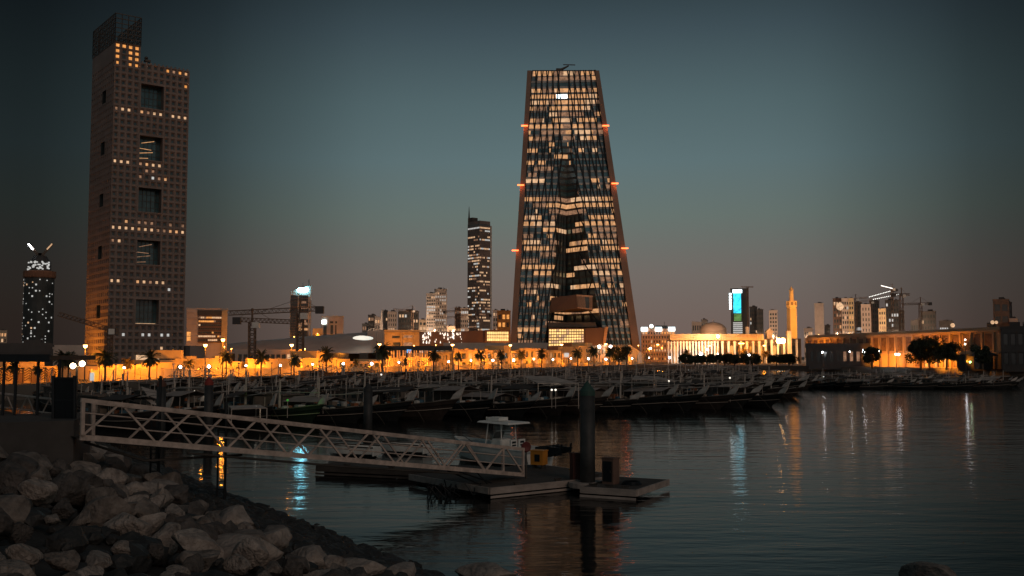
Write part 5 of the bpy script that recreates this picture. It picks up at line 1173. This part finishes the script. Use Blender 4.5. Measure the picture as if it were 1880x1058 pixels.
for i, (x, y) in enumerate(row1):
    if x / y < -.39: continue
    n_ = 17 - i
    place_dhow(x, y, 1.0, f'moored wooden dhow with pale prow board in the nearest row, {ORD[n_]} from the right end' if n_ < len(ORD) else 'moored dhow in the nearest row', k=[0, 3, 4, 1, 2, 0, 5, 3, 4, 0, 3, 1, 4, 2, 0, 3, 5, 4][i])
def inwater(x, y):
    for o in (0, 9):     # bow and stern clear of the quay
        p = Vector((x - cos(HEAD) * o, y - sin(HEAD) * o)); d = (p - RP).dot(RN)
        if d > -11: return False
    return True
cnt = 0; rowi = 1
while rowi < 15:
    bx, by = 1.9 - 9.4 * rowi, 102 + 14.5 * rowi
    dens = 3.9 if rowi < 4 else (4.8 if rowi < 7 else 8.5)
    nrow = 0
    for k in range(-14, 60):
        x, y = bx + k * dens * .845 + rd.gauss(0, .4), by + k * dens * .535 + rd.gauss(0, .8)
        px = CX + F * x / y
        if px < 60 or px > 1455 - rowi * 3 + (35 if rowi < 3 else 0) or not inwater(x, y): continue
        if px < 330 and rd.random() < .35: continue
        if y > 420 or cnt > 165: continue
        place_dhow(x, y, rd.uniform(.8, 1.1), f'dhow in the {ORD[rowi]} row from open water, {ORD[min(nrow, 29)]} from the left', None if rd.random() < .8 else rd.gauss(0, .3)); cnt += 1; nrow += 1
    rowi += 1
for i in range(46):
    px = 1470 + (i % 16) * 27 + rd.uniform(-8, 8); Y = 192 + (i // 16) * 22 + rd.uniform(-3, 3)
    place_dhow(CX * 0 + (px - CX) / F * Y, Y, rd.uniform(.62, .8), f'dim dhow by the right-hand quay, {ORD[i % 16]} from the left in its {("front", "middle", "back")[i // 16]} row', rd.choice((0.1, -.5, .4)))
for P_ in DH:
    def kill(o):
        for ch in [c for c in bpy.data.objects if c.parent == o]: kill(ch)
        bpy.data.objects.remove(o)
    kill(P_)
# ------------------------------------------------------------------ cabin boat on the right
def cabin_boat(label, x, y, rz, sc=1.0):
    root = thing('cabin_boat', label, 'boat', (x, y, 0), rz); b = MB(); n = 10; secs = []
    for i in range(n + 1):
        t = i / n; bmh = 1.05 * (1 - max(0, (t - .5) / .5) ** 2.5) + .03; sh = .9 + .3 * t * t; secs.append([(-3 + 6 * t - .0, 0, -.25), (-3 + 6 * t + .25 * t, bmh * .85, .0), (-3 + 6 * t + .5 * t, bmh, sh)])
    for s in (1, -1):
        for i in range(n):
            for k in range(2): q = [(p[0], p[1] * s, p[2]) for p in (secs[i][k], secs[i + 1][k], secs[i + 1][k + 1], secs[i][k + 1])]; b.quad(*(q if s < 0 else q[::-1]))
    for i in range(n): A, B = secs[i][2], secs[i + 1][2]; b.quad((A[0], -A[1], A[2] - .05), (B[0], -B[1], B[2] - .05), (B[0], B[1], B[2] - .05), (A[0], A[1], A[2] - .05))
    A = secs[0]; b.slab([(A[0][0], -A[2][1], A[2][2]), (A[0][0], A[2][1], A[2][2]), (A[0][0], A[1][1], -.2), (A[0][0], -A[1][1], -.2)], (.05, 0, 0)); b.build('hull', WHITEP, root)
    b = MB(); b.hexa([(-1.2, -.8, .9), (1.3, -.7, .95), (1.3, .7, .95), (-1.2, .8, .9), (-1.2, -.7, 2.0), (.7, -.6, 2.0), (.7, .6, 2.0), (-1.2, .7, 2.0)]); cb = b.build('cabin', WHITEP, root)
    b = MB(); b.box(-1.4, .9, -.85, .85, 2.0, 2.08); b.build('roof', WHITEP, cb)
    for x0, x1 in ((-1.0, -.3), (-.2, .55)): q = MB(); q.slab([(x0, -.79, 1.35), (x1, -.77, 1.35), (x1 - .05, -.72, 1.85), (x0, -.72, 1.85)], (0, .02, 0)); q.build('window', GLASS, cb)
    b = MB(); b.tube([(-1.3, -.6, .9), (-2.9, -.8, 1.6), (-2.9, .8, 1.6), (-1.3, .6, .9)], .025, 4); b.tube([(1.4, 0, 1.0), (3.2, 0, 1.7)], .02, 4); b.build('rail', STEEL, root); root.scale = (sc, sc, sc)
p = on_z(1632, 711, 0); cabin_boat('small pale cabin boat moored at the dark right-hand boats', p.x, p.y, pi + .15, .72)
p = at(905, 0, 98)
# ================================================================== NEAR DOCK
PALEW = mat('weathered_timber', (.42, .35, .31), .8, nscale=3, namt=.35, stretch=(.3, 1, 1), bump=.2); DTIM = mat('dark_timber', (.07, .058, .05), .85, nscale=3, namt=.4, stretch=(.3, 1, 1))
RAILM = mat('weathered_rail', (.62, .49, .42), .6, .1, nscale=2.5, namt=.35, bump=.15)
PILEM = mat('steel_pile', (.05, .05, .05), .6, .3, nscale=1.2, namt=.4, bump=.2)
def gangway():
    A = at(147, 806, 32.0); B = at(962, 874, 47.0); root = thing('gangway', 'long sloping truss gangway from the bank down to the floating dock', 'gangway', A); d = B - A; hd = Vector((d.x, d.y, 0)).normalized(); nrm_ = Vector((-hd.y, hd.x, 0)); L_ = d.length; u = d.normalized(); up = Vector((0, 0, 1)); h = 1.2; wd = 1.25
    def bar(p, q, w_, t_, nm, par=root, m=RAILM):
        b = MB(); p, q = Vector(p), Vector(q); s = (q - p).normalized(); v = s.cross(nrm_).normalized() * w_ / 2; t = nrm_ * t_ / 2
        b.hexa([p - v - t, q - v - t, q - v + t, p - v + t, p + v - t, q + v - t, q + v + t, p + v + t]); return b.build(nm, m, par)
    for side in (0, 1):
        d = (B - A) * (1 - .045 * side); o = nrm_ * wd * side + (B - A) * .045 * side
        tr = bar(o + up * h, o + d + up * h, .13, .10, 'top_rail'); bc = bar(o + up * .05, o + d + up * .05, .17, .09, 'bottom_chord')
        for f in (.38, .68): b = MB(); b.tube([o + up * h * f + nrm_ * .06, o + d + up * h * f + nrm_ * .06], .022, 6); b.build('guard_rail', RAILM, root)
        for t in (.003, .997): p = o + d * t; bar(p + up * .06, p + up * (h - .06), .11, .09, 'end_post')
        nb_ = 8
        for k in range(nb_):
            a0, m1, m2, a1 = [d * max(.004, min(.996, (k + f + (.5 if side else 0)) / nb_)) for f in (.03, .45, .55, .97)]
            if side and k == nb_ - 1: bar(o + a0 + up * .12, o + m1 + up * (h - .08), .06, .05, 'diagonal_brace'); continue
            bar(o + a0 + up * .12, o + m1 + up * (h - .08), .065, .055, 'diagonal_brace'); bar(o + m2 + up * (h - .08), o + a1 + up * .12, .065, .055, 'diagonal_brace')
    d = B - A; b = MB(); nP = 96
    for k in range(nP): p = d * (k / nP) + nrm_ * .06 + up * .03; q = d * ((k + .85) / nP) + nrm_ * .06 + up * .03; b.hexa([p, q, q + nrm_ * (wd - .12), p + nrm_ * (wd - .12), p + up * .035, q + up * .035, q + nrm_ * (wd - .12) + up * .035, p + nrm_ * (wd - .12) + up * .035])
    b.build('deck', DTIM, root)
    b = MB(); b.tube([d * .18 - up * .18 + nrm_ * .05, d * .5 - up * .22 + nrm_ * .05, d * .83 - up * .12 + nrm_ * .05], .045, 8); b.tube([d * .02 - up * .1 + nrm_ * .6, d * .12 - up * .55 + nrm_ * .6, d * .3 - up * .1 + nrm_ * .6], .04, 6); b.build('service_pipe', STEEL, root)
    b = MB(); b.tube([d * .8 - up * .05, d * .88 - up * .35, d * .93 - up * .6, d * .94 - up * .4], .03, 6); b.tube([d * .78 - up * .05 + nrm_ * .3, d * .87 - up * .5 + nrm_ * .3, d * .96 - up * .5 + nrm_ * .3], .03, 6); b.tube([d * .85, d * .9 - up * .7, d * .97 - up * .3], .03, 6)
    b.build('hanging_hose', FIN, root)
    bl = bpy.data.objects
    return root, A, B, nrm_, hd
GW, GA, GB, GNm, GH = gangway()
def dock(label, P0, u, Lh, v, Wd, name='floating_dock', z=.45, fm=None):
    root = thing(name, label, 'dock', (P0[0], P0[1], 0), atan2(u[1], u[0])); 
    b = MB(); n = int(Wd / .18)
    for k in range(n): b.box(0, Lh, k * Wd / n, (k + .9) * Wd / n, z - .05, z)
    b.build('deck', DTIM, root)
    b = MB(); b.box(-.05, Lh + .05, -.09, -.01, z - .26, z + .02); b.box(-.05, Lh + .05, -.12, -.095, z - .42, z - .32); b.box(-.08, -.005, 0, Wd, z - .26, z + .015); b.box(Lh + .005, Lh + .08, 0, Wd, z - .26, z + .015); b.build('fender_board', fm or PALEW, root)
    k = 0.3
    while k < Lh - .5: b = MB(); b.box(k, min(k + 1.4, Lh - .1), .15, Wd - .1, -.25, z - .28); b.build('float', mat('float_black', (.03, .03, .03), .8), root); k += 2.1
    for k in range(3):
        b = MB(); x = Lh * (.2 + .3 * k); b.box(x - .14, x + .14, .05, .12, z, z + .1); b.tube([(x - .2, .085, z + .13), (x + .2, .085, z + .13)], .03, 6); b.build('mooring_cleat', STEEL, root)
    return root
uA = Vector((.795, .607)); dock('main floating timber dock at the foot of the gangway', (-.93, 43.8), uA, 7.6, None, 6.4)
uB = Vector((.46, .89)); bB = Vector((3.06, 44.2)); r_ = atan2(-1.1, 2.14); uB2 = Vector((.889, -.457)); dock('small square floating platform right of the tall pile', (3.0, 44.5), uB2, 2.45, None, 4.2, z=.42)
dock('long dark floating dock behind the gangway, where the speedboat lies', (-9.9, 52.6), Vector((.93, -.37)).normalized(), 8.4, None, 3.0, fm=DTIM)
def pile(label, px, pyt, Y, r, cap, zb=-1.5):
    p = at(px, pyt, Y); root = thing('mooring_pile', label, 'pile', (p.x, p.y, 0), 0, 'steel mooring piles'); h = p.z; b = MB(); b.lathe([(r, zb), (r, h - r * 1.6)], 20); b.build('shaft', PILEM, root, True)
    b = MB(); b.lathe([(r * 1.03, h - r * 1.9), (r * 1.03, h - r * 1.25), (.03, h)], 20); b.build('cap', cap, root); return root
GRC = mat('green_cap', (.03, .075, .06), .6); RDC = mat('red_cap', (.28, .035, .025), .6)
pile('tall steel mooring pile with a dark green conical cap, in front of the dhows', 1078, 700, 46.2, .34, GRC)
pile('steel mooring pile behind the gangway, centre left', 676, 703, 84, .37, PILEM)
pile('steel mooring pile with a red cap behind the gangway', 384, 692, 80, .34, RDC); pile('steel mooring pile behind the gangway, leftmost of those in the water', 297, 694, 76, .34, mat('rust_cap', (.12, .05, .035), .7))
c = MB(); c.lathe([(.42, .2), (.85, .2), (.85, .42), (.42, .42)], 20); pp = at(1078, 700, 46.2); o = c.build('pile_collar', PALEW, loc=(pp.x, pp.y, 0)); tag(o, 'round timber collar around the tall pile between dock and platform', 'collar')
def cabinet(label, x, y, w_, h, m1, m2, rz, name='service_pedestal', z=.45):
    root = thing(name, label, 'pedestal', (x, y, z), rz); b = MB(); b.box(-w_ / 2, w_ / 2, -w_ * .4, w_ * .4, 0, h); b.box(-w_ / 2 - .03, w_ / 2 + .03, -w_ * .43, w_ * .43, h, h + .05); b.build('housing', m1, root)
    b = MB(); b.box(-w_ * .38, w_ * .38, -w_ * .4 - .02, -w_ * .4 - .003, h * .1, h * .9); b.build('door', m2, root); b = MB(); b.box(w_ * .25, w_ * .3, -w_ * .4 - .05, -w_ * .4 - .02, h * .45, h * .55); b.build('handle', STEEL, root); return root
cabinet('dark red service pedestal on the dock left of the tall pile', 2.95, 46.9, .55, 1.15, mat('dull_red', (.12, .04, .035)), mat('dull_red', (.12, .04, .035)), .3)
cabinet('brown and black service pedestal on the dock right of the tall pile', 4.35, 45.6, .6, 1.1, mat('dull_brown', (.17, .10, .075)), FIN, -.7, z=.42)
def yellow_box():
    root = thing('life_jacket_box', 'orange-yellow box with a black square panel on the dock beside the speedboat', 'box', (1.35, 51.6, .45), -.5); b = MB(); b.box(-.34, .34, -.28, .28, .18, .85); b.box(-.37, .37, -.31, .31, .85, .9); b.build('body', mat('orange_yellow_paint', (.75, .28, .03), .5), root)
    b = MB(); b.box(-.1, .18, -.3, -.282, .35, .7); b.build('panel', FIN, root); b = MB(); b.box(-.27, -.2, -.2, .2, 0, .18); b.box(.2, .27, -.2, .2, 0, .18); b.build('leg', STEEL, root)
yellow_box()
def buoy_post():
    p = GB + Vector((.1, .3, 0)); root = thing('life_buoy_stand', 'dark red disc on a post at the lower end of the gangway', 'buoy stand', (p.x, p.y, .45), 0); b = MB(); b.tube([(0, 0, 0), (0, 0, 1.2)], .04, 6); b.build('post', STEEL, root)
    b = MB(); b.lathe([(.02, -.06), (.18, -.08), (.24, 0), (.18, .08), (.02, .06)], 18); o = b.build('disc', mat('dull_red_disc', (.17, .03, .025), .6), root); o.rotation_euler = (pi / 2, 0, .3); o.location = (0, -.05, 1.42)
buoy_post()
def rope_coil(x, y, z, r, label):
    b = MB(); pts = []
    for k in range(60): a = k * .42; rr_ = r * (1 - k * .004); pts.append((cos(a) * rr_, sin(a) * rr_, .03 + (k // 15) * .035))
    b.tube(pts, .025, 5); tag(b.build('rope_coil', FIN, loc=(x, y, z)), label, 'rope')
rope_coil(5.2, 45.2, .42, .45, 'dark rope coil on the square platform')
# debris hanging at the dock end below the gangway
b = MB(); rq = random.Random(8)
for k in range(16): x = rq.uniform(-1.4, .9); y = rq.uniform(-.6, .5); b.tube([(x, y, .45), (x + rq.uniform(-.3, .3), y - .3, rq.uniform(-.2, .1)), (x + rq.uniform(-.6, .6), y - .2, .35 + rq.random() * .3)], .03, 5)
tag(b.build('hose_tangle', FIN, loc=(-2.2, 44.9, 0)), 'tangle of dark hoses hanging at the left end of the main dock', 'hose')
def speedboat():
    S0 = Vector((1.55, 56.4)); B0 = Vector((-3.05, 60.4)); d = (B0 - S0); L_ = d.length; root = thing('speedboat', 'white centre-console speedboat with a hard top, moored behind the gangway', 'boat', (S0.x, S0.y, .08), atan2(d.y, d.x))
    n = 12; secs = []
    for i in range(n + 1):
        t = i / n; bmh = 1.2 * (1 - max(0, (t - .45) / .55) ** 2.3) + .02; sh = .95 + .45 * t * t; x = L_ * t; secs.append([(x, 0, -.3 + .3 * t ** 4), (x + .1 * t, bmh * .8, .02 + .3 * t ** 3), (x + .3 * t, bmh * .97, sh * .7), (x + .4 * t, bmh, sh)])
    b = MB()
    for s in (1, -1):
        for i in range(n):
            for k in range(3): q = [(p[0], p[1] * s, p[2]) for p in (secs[i][k], secs[i + 1][k], secs[i + 1][k + 1], secs[i][k + 1])]; b.quad(*(q if s < 0 else q[::-1]))
    A = secs[0]; b.slab([(-.02, -A[3][1], A[3][2] - .2), (-.02, A[3][1], A[3][2] - .2), (-.02, A[1][1], -.1), (-.02, -A[1][1], -.1)], (.1, 0, 0)); b.build('hull', WHITEP, root, False)
    b = MB()
    for i in range(n): P_, Q = secs[i][3], secs[i + 1][3]; zz = .35 if i < 7 else .1; b.quad((P_[0], -P_[1] * .96, P_[2] - zz), (Q[0], -Q[1] * .96, Q[2] - zz), (Q[0], Q[1] * .96, Q[2] - zz), (P_[0], P_[1] * .96, P_[2] - zz))
    b.build('deck', mat('boat_deck', (.5, .48, .45), .6), root)
    b = MB()
    for s in (1, -1): b.tube([(p[3][0], p[3][1] * s, p[3][2]) for p in secs], .05, 6)
    b.build('gunwale', WHITEP, root)
    cx = L_ * .46; b = MB(); b.hexa([(cx - .45, -.5, .6), (cx + .6, -.5, .6), (cx + .6, .5, .6), (cx - .45, .5, .6), (cx - .25, -.45, 1.45), (cx + .3, -.45, 1.5), (cx + .3, .45, 1.5), (cx - .25, .45, 1.45)]); cs = b.build('console', WHITEP, root)
    b = MB(); b.slab([(cx + .3, -.42, 1.5), (cx + .3, .42, 1.5), (cx + .12, .38, 1.95), (cx + .12, -.38, 1.95)], (.02, 0, 0)); b.build('windscreen', GLASS, cs); b = MB(); b.slab([(cx + .05, .52, .85), (cx + .4, .52, .85), (cx + .4, .5, 1.1), (cx + .05, .5, 1.1)], (0, .015, 0)); b.build('hatch', GLASS, cs)
    b = MB(); pr_ = [(cx - .35 - .02, 1)]
    for s in (-1, 1): b.tube([(cx + .75, s * .62, .7), (cx + .5, s * .6, 2.5)], .035, 6); b.tube([(cx - .55, s * .62, .7), (cx - .45, s * .6, 2.5)], .035, 6); b.tube([(cx + .7, s * .61, 1.4), (cx - .5, s * .61, 1.4)], .02, 5)
    b.build('top_frame', WHITEP, root)
    b = MB(); b.hexa([(cx - 1.3, -.95, 2.46), (cx + 1.15, -.85, 2.52), (cx + 1.15, .85, 2.52), (cx - 1.3, .95, 2.46), (cx - 1.25, -.9, 2.56), (cx + 1.05, -.75, 2.62), (cx + 1.05, .75, 2.62), (cx - 1.25, .9, 2.56)]); b.build('hard_top', WHITEP, root)
    b = MB(); b.box(cx - .1, cx + .75, -.4, .4, 2.62, 2.84); b.tube([(cx + .9, .3, 2.6), (cx + .9, .3, 2.85)], .04, 6); b.lathe([(.12, 2.62), (.2, 2.7), (.16, 2.8), (.02, 2.83)], 10, (cx + .95, -.3)); b.build('radar_box', WHITEP, root)
    for s in (-.35, .35):
        b = MB(); b.box(cx - 1.15, cx - .75, s - .26, s + .26, .6, 1.05); b.box(cx - 1.2, cx - 1.1, s - .26, s + .26, 1.05, 1.5); st = b.build('seat', WHITEP, root); q = MB(); q.box(cx - 1.215, cx - 1.202, s - .16, s + .16, 1.1, 1.2); q.box(cx - 1.215, cx - 1.202, s - .16, s + .16, 1.27, 1.4); q.build('seat_slot', FIN, st)
    for s in (-.42, .42):
        b = MB(); b.hexa([(-1.0, s - .26, .62), (-.05, s - .22, .55), (-.05, s + .22, .55), (-1.0, s + .26, .62), (-.85, s - .17, 1.32), (-.12, s - .16, 1.2), (-.12, s + .16, 1.2), (-.85, s + .17, 1.32)])
        b.hexa([(-1.75, s - .07, .95), (-.95, s - .1, .68), (-.95, s + .1, .68), (-1.75, s + .07, .95), (-1.85, s - .05, 1.2), (-.9, s - .12, 1.25), (-.9, s + .12, 1.25), (-1.85, s + .05, 1.2)]); b.tube([(-1.7, s, .8), (-1.8, s, 1.45)], .06, 5); b.build('outboard_motor', FIN, root)
    root.scale = (1, 1, .88)
    b = MB(); b.tube([(L_ * .72, -.7, 1.2), (L_ * .88, -.45, 1.55), (L_ * .99, 0, 1.65), (L_ * .88, .45, 1.55), (L_ * .72, .7, 1.2)], .025, 6); b.build('bow_rail', STEEL, root)
speedboat()
def dinghy(label, x, y, rz, sc):
    root = thing('dinghy', label, 'dinghy', (x, y, 0.1), rz); b = MB(); n = 8
    def sec(t, s): return [(-1.5 + 3 * t, 0, -.1), (-1.5 + 3.1 * t, s * .6 * (1 - max(0, t - .5) ** 2 * 3.6), .1), (-1.5 + 3.2 * t, s * .7 * (1 - max(0, t - .5) ** 2 * 3.8), .5 + .1 * t)]
    for s in (1, -1):
        for i in range(n):
            A, B = sec(i / n, s), sec((i + 1) / n, s)
            for k in range(2): q = (A[k], B[k], B[k + 1], A[k + 1]); b.quad(*(q if s < 0 else q[::-1]))
    b.box(-1.5, -1.45, -.68, .68, 0, .5); b.build('hull', WHITEP, root); b = MB(); b.box(-.6, -.3, -.62, .62, .3, .36); b.box(.4, .65, -.55, .55, .33, .39); b.build('thwart', PALEW, root)
    b = MB(); b.tube([(-1.5, .7, .5), (0, .72, .55), (1.0, .45, .6), (1.6, 0, .62), (1.0, -.45, .6), (0, -.72, .55), (-1.5, -.7, .5)], .04, 5); b.build('gunwale', DTIM, root); root.scale = (sc,) * 3
p = on_z(640, 838, .2); dinghy('small white dinghy behind the gangway, left of the two', p.x, p.y + 2.0, 2.9, 1.0); p = on_z(740, 832, .2); dinghy('small white dinghy behind the gangway, right of the two', p.x, p.y + 1.5, 2.8, 1.0)
# ================================================================== LEFT: ABUTMENT, GATE, SECOND WALKWAY
def left_bank():
    p0 = at(0, 780, 31); A = at(-140, 778, 30.5); B = at(136, 774, 32.5); zt = at(60, 776, 31.5).z
    root = thing('abutment', 'plain brown-grey concrete abutment block under the gate', 'abutment', (0, 0, 0)); b = MB()
    b.hexa([(A.x, A.y, 2.2), (B.x, B.y, 2.2), (B.x - 1.5, B.y + 5, 2.2), (A.x - 1, A.y + 5, 2.2), (A.x, A.y, zt), (B.x, B.y, zt), (B.x - 1.5, B.y + 5, zt), (A.x - 1, A.y + 5, zt)]); b.build('block', mat('abutment_concrete', (.075, .068, .064), .9, nscale=.8, namt=.25, bump=.2), root)
    zt_ = zt
    g_ = thing('gate', 'dark metal gate of narrow vertical bars at the head of the gangway', 'gate', (0, 0, 0)); G = lambda px, py, Y=33.5: at(px, py, Y)
    b = MB()
    for k in range(17): x = 100 + k * 2.2; b.tube([G(x, 776), G(x, 694)], .022, 5)
    b.build('bar', FIN, g_); b = MB(); b.tube([G(98, 778), G(98, 690)], .06, 6); b.tube([G(137, 780), G(137, 690)], .06, 6); b.tube([G(98, 695), G(137, 695)], .04, 5); b.tube([G(98, 735), G(137, 735)], .03, 5); b.tube([G(98, 772), G(137, 772)], .03, 5); b.build('frame', FIN, g_)
    sh = thing('shelter', 'dark flat-roofed open shelter with thin posts at the left edge', 'shelter', (0, 0, 0)); b = MB(); p, q = at(-80, 656, 36), at(112, 658, 36); b.box(p.x, q.x, 35, 39, p.z - .1, p.z + .06); b.box(p.x, q.x + .1, 34.9, 35.0, p.z - .16, p.z + .1); b.build('roof', FIN, sh)
    for px in (8, 30, 71, 110):
        a_ = at(px, 660, 35.4); b = MB(); b.tube([(a_.x, a_.y, zt_ - .1), (a_.x, a_.y, a_.z)], .05, 6); b.build('post', FIN, sh)
    w2 = thing('second_gangway', 'dim second truss gangway behind the gate at the left edge', 'gangway', (0, 0, 0)); P0, P1 = at(-60, 716, 44), at(112, 735, 40)
    for dz in (0, -.55, -.95): b = MB(); b.tube([P0 + Vector((0, 0, dz)), P1 + Vector((0, 0, dz))], .05 if dz != -.55 else .03, 6); b.build('rail', RAILM, w2)
    for k in range(9):
        a_, c_ = P0.lerp(P1, k / 9), P0.lerp(P1, (k + 1) / 9); b = MB(); b.tube([a_ - Vector((0, 0, .95 * (k % 2))), c_ - Vector((0, 0, .95 * ((k + 1) % 2)))], .03, 5); b.build('diagonal_brace', RAILM, w2)
    b = MB(); dv_ = Vector((0, 1.2, 0)); a_, c_ = P0 - Vector((0, 0, 1)), P1 - Vector((0, 0, 1)); b.slab([a_, c_, c_ + dv_, a_ + dv_], (0, 0, -.08)); b.build('deck', DTIM, w2)
left_bank()
for px, y0, y1, Y, lab in ((292, 690, 812, 36.2, 'thin dark ladder post beside the gangway, left of the two'), (414, 738, 833, 38.2, 'shorter dark ladder post beside the gangway, right of the two')):
    a, b_ = at(px, y1, Y), at(px, y0, Y); root = thing('ladder_post', lab, 'ladder', (a.x, a.y - .0, 0)); o = root.location; b = MB(); b.tube([(0, 0, -.4), (0, 0, b_.z)], .05, 6); b.tube([(-.28, 0, -.4), (-.28, 0, b_.z * .8)], .035, 6); b.build('stile', FIN, root)
    b = MB(); z = .2
    while z < b_.z * .8: b.tube([(-.28, 0, z), (0, 0, z)], .02, 5); z += .3
    b.build('rung', FIN, root)

# ------------------------------------------------------------------ tarpaulins, deck lamps and lit boards
def tarp(label, pts, Y, back, m=None):
    P = [at(px, py, Y + (back if k in (0, 1) else 0)) for k, (px, py) in enumerate(pts)]; o = Vector((P[2].x, P[2].y, 0)); root = thing('tarpaulin', label, 'tarpaulin', o)
    b = MB(); b.slab([p - o for p in P], (0, 0, -.05)); b.build('sheet', m or mat('pale_tarpaulin', (.5, .42, .37), .9, nscale=1.2, namt=.25), root)
    for p in P: b = MB(); b.tube([(p.x - o.x, p.y - o.y, .6), tuple(p - o)], .04, 5); b.build('pole', MASTM, root)
tarp('wide pale tarpaulin stretched over a dhow left of the tall green-capped pile', [(962, 691), (1010, 690), (1062, 704), (988, 704)], 107, 4)
tarp('long pale tarpaulin over the dhows right of the tall green-capped pile', [(1165, 690), (1205, 691), (1238, 698), (1160, 697)], 118, 4)
tarp('upper pale panel of the pair standing for prow boards on the leftmost dhows', [(259, 710), (292, 719), (292, 733), (270, 725)], 88, 2)  # this pair of slanted panels stands in for large prow boards
tarp('lower pale panel of the pair standing for prow boards on the leftmost dhows', [(258, 725), (272, 728), (290, 744), (278, 741)], 87, 1)
tarp('low grey tarpaulin over a boat just behind the middle of the gangway', [(420, 745), (478, 744), (490, 749), (425, 751)], 82, 3)
DL = mat('deck_lamp_glow', (1, 1, 1), .4, nscale=.1, namt=0, emit=(1, .9, .75), es=1.5); DG = mat('green_lamp_glow', (.2, 1, .2), .4, nscale=.1, namt=0, emit=(.15, 1, .1), es=.12)
for px, py, Y, g_, lab in ((1013, 716, 104, 0, 'left small white lamp standing for a lit cabin window left of the green-capped pile'), (1020, 716, 104, 0, 'right small white lamp standing for a lit cabin window left of the green-capped pile'), (357, 719, 100, 0, 'small white deck lamp on a dhow at the left end of the fleet'),  # the first two lamps stand in for lit cabin windows
                       (470, 748, 84, 0, 'small white lamp under the low grey tarpaulin'), (1340, 694, 118, 0, 'small white deck lamp on a dhow near the right end of the fleet'), (700, 688, 120, 0, 'small white deck lamp on a dhow behind the centre left pile'), (528, 735, 88, 1, 'small green lamp added to light a dhow behind the gangway'), (1228, 700, 118, 0, 'small white deck lamp beside the long pale tarpaulin')):  # green lamp added for the green light on the hull
    p = at(px, py, Y); root = thing('deck_lamp', lab, 'lamp', (p.x, p.y, .8)); b = MB(); b.tube([(0, 0, 0), (0, 0, p.z - .85)], .03, 5); b.build('pole', MASTM, root)
    b = MB(); z_ = p.z - .8; b.lathe([(.02, z_ - .1), (.1, z_ - .05), (.1, z_ + .05), (.02, z_ + .1)], 8); b.build('bulb', DG if g_ else DL, root); spot(root, (0, .15, z_), (0, 1, -.5), 22 if g_ else 12, (.2, 1, .12) if g_ else (1, .85, .65), .1, 140)
def board(label, px, py, Y, w_, h_, m, z0=2):
    p = at(px, py, Y); root = thing('light_board', label, 'sign', (p.x, p.y, z0)); b = MB(); b.box(-w_ / 2, w_ / 2, -.08, .08, p.z - z0 - h_ / 2, p.z - z0 + h_ / 2); b.build('panel', m, root)
    b = MB(); b.box(-.06, .06, .09, .2, 0, p.z - z0); b.build('post', STEEL, root)
q = RL(169, -4); board('lit white upright board on the promenade left of the boundary wall', 169, 692, q.y, .62, 1.3, LWH)
board('small blue lit board among the dark shop fronts', 751, 645, 505, 2.2, 1.6, mat('blue_board', (.1, .3, .6), .4, nscale=2, namt=.6, emit=(.12, .42, .9), es=1.6))
board('small white lit kiosk board at the foot of the tapering tower', 1040, 652, 420, 2.0, 1.8, LWH)
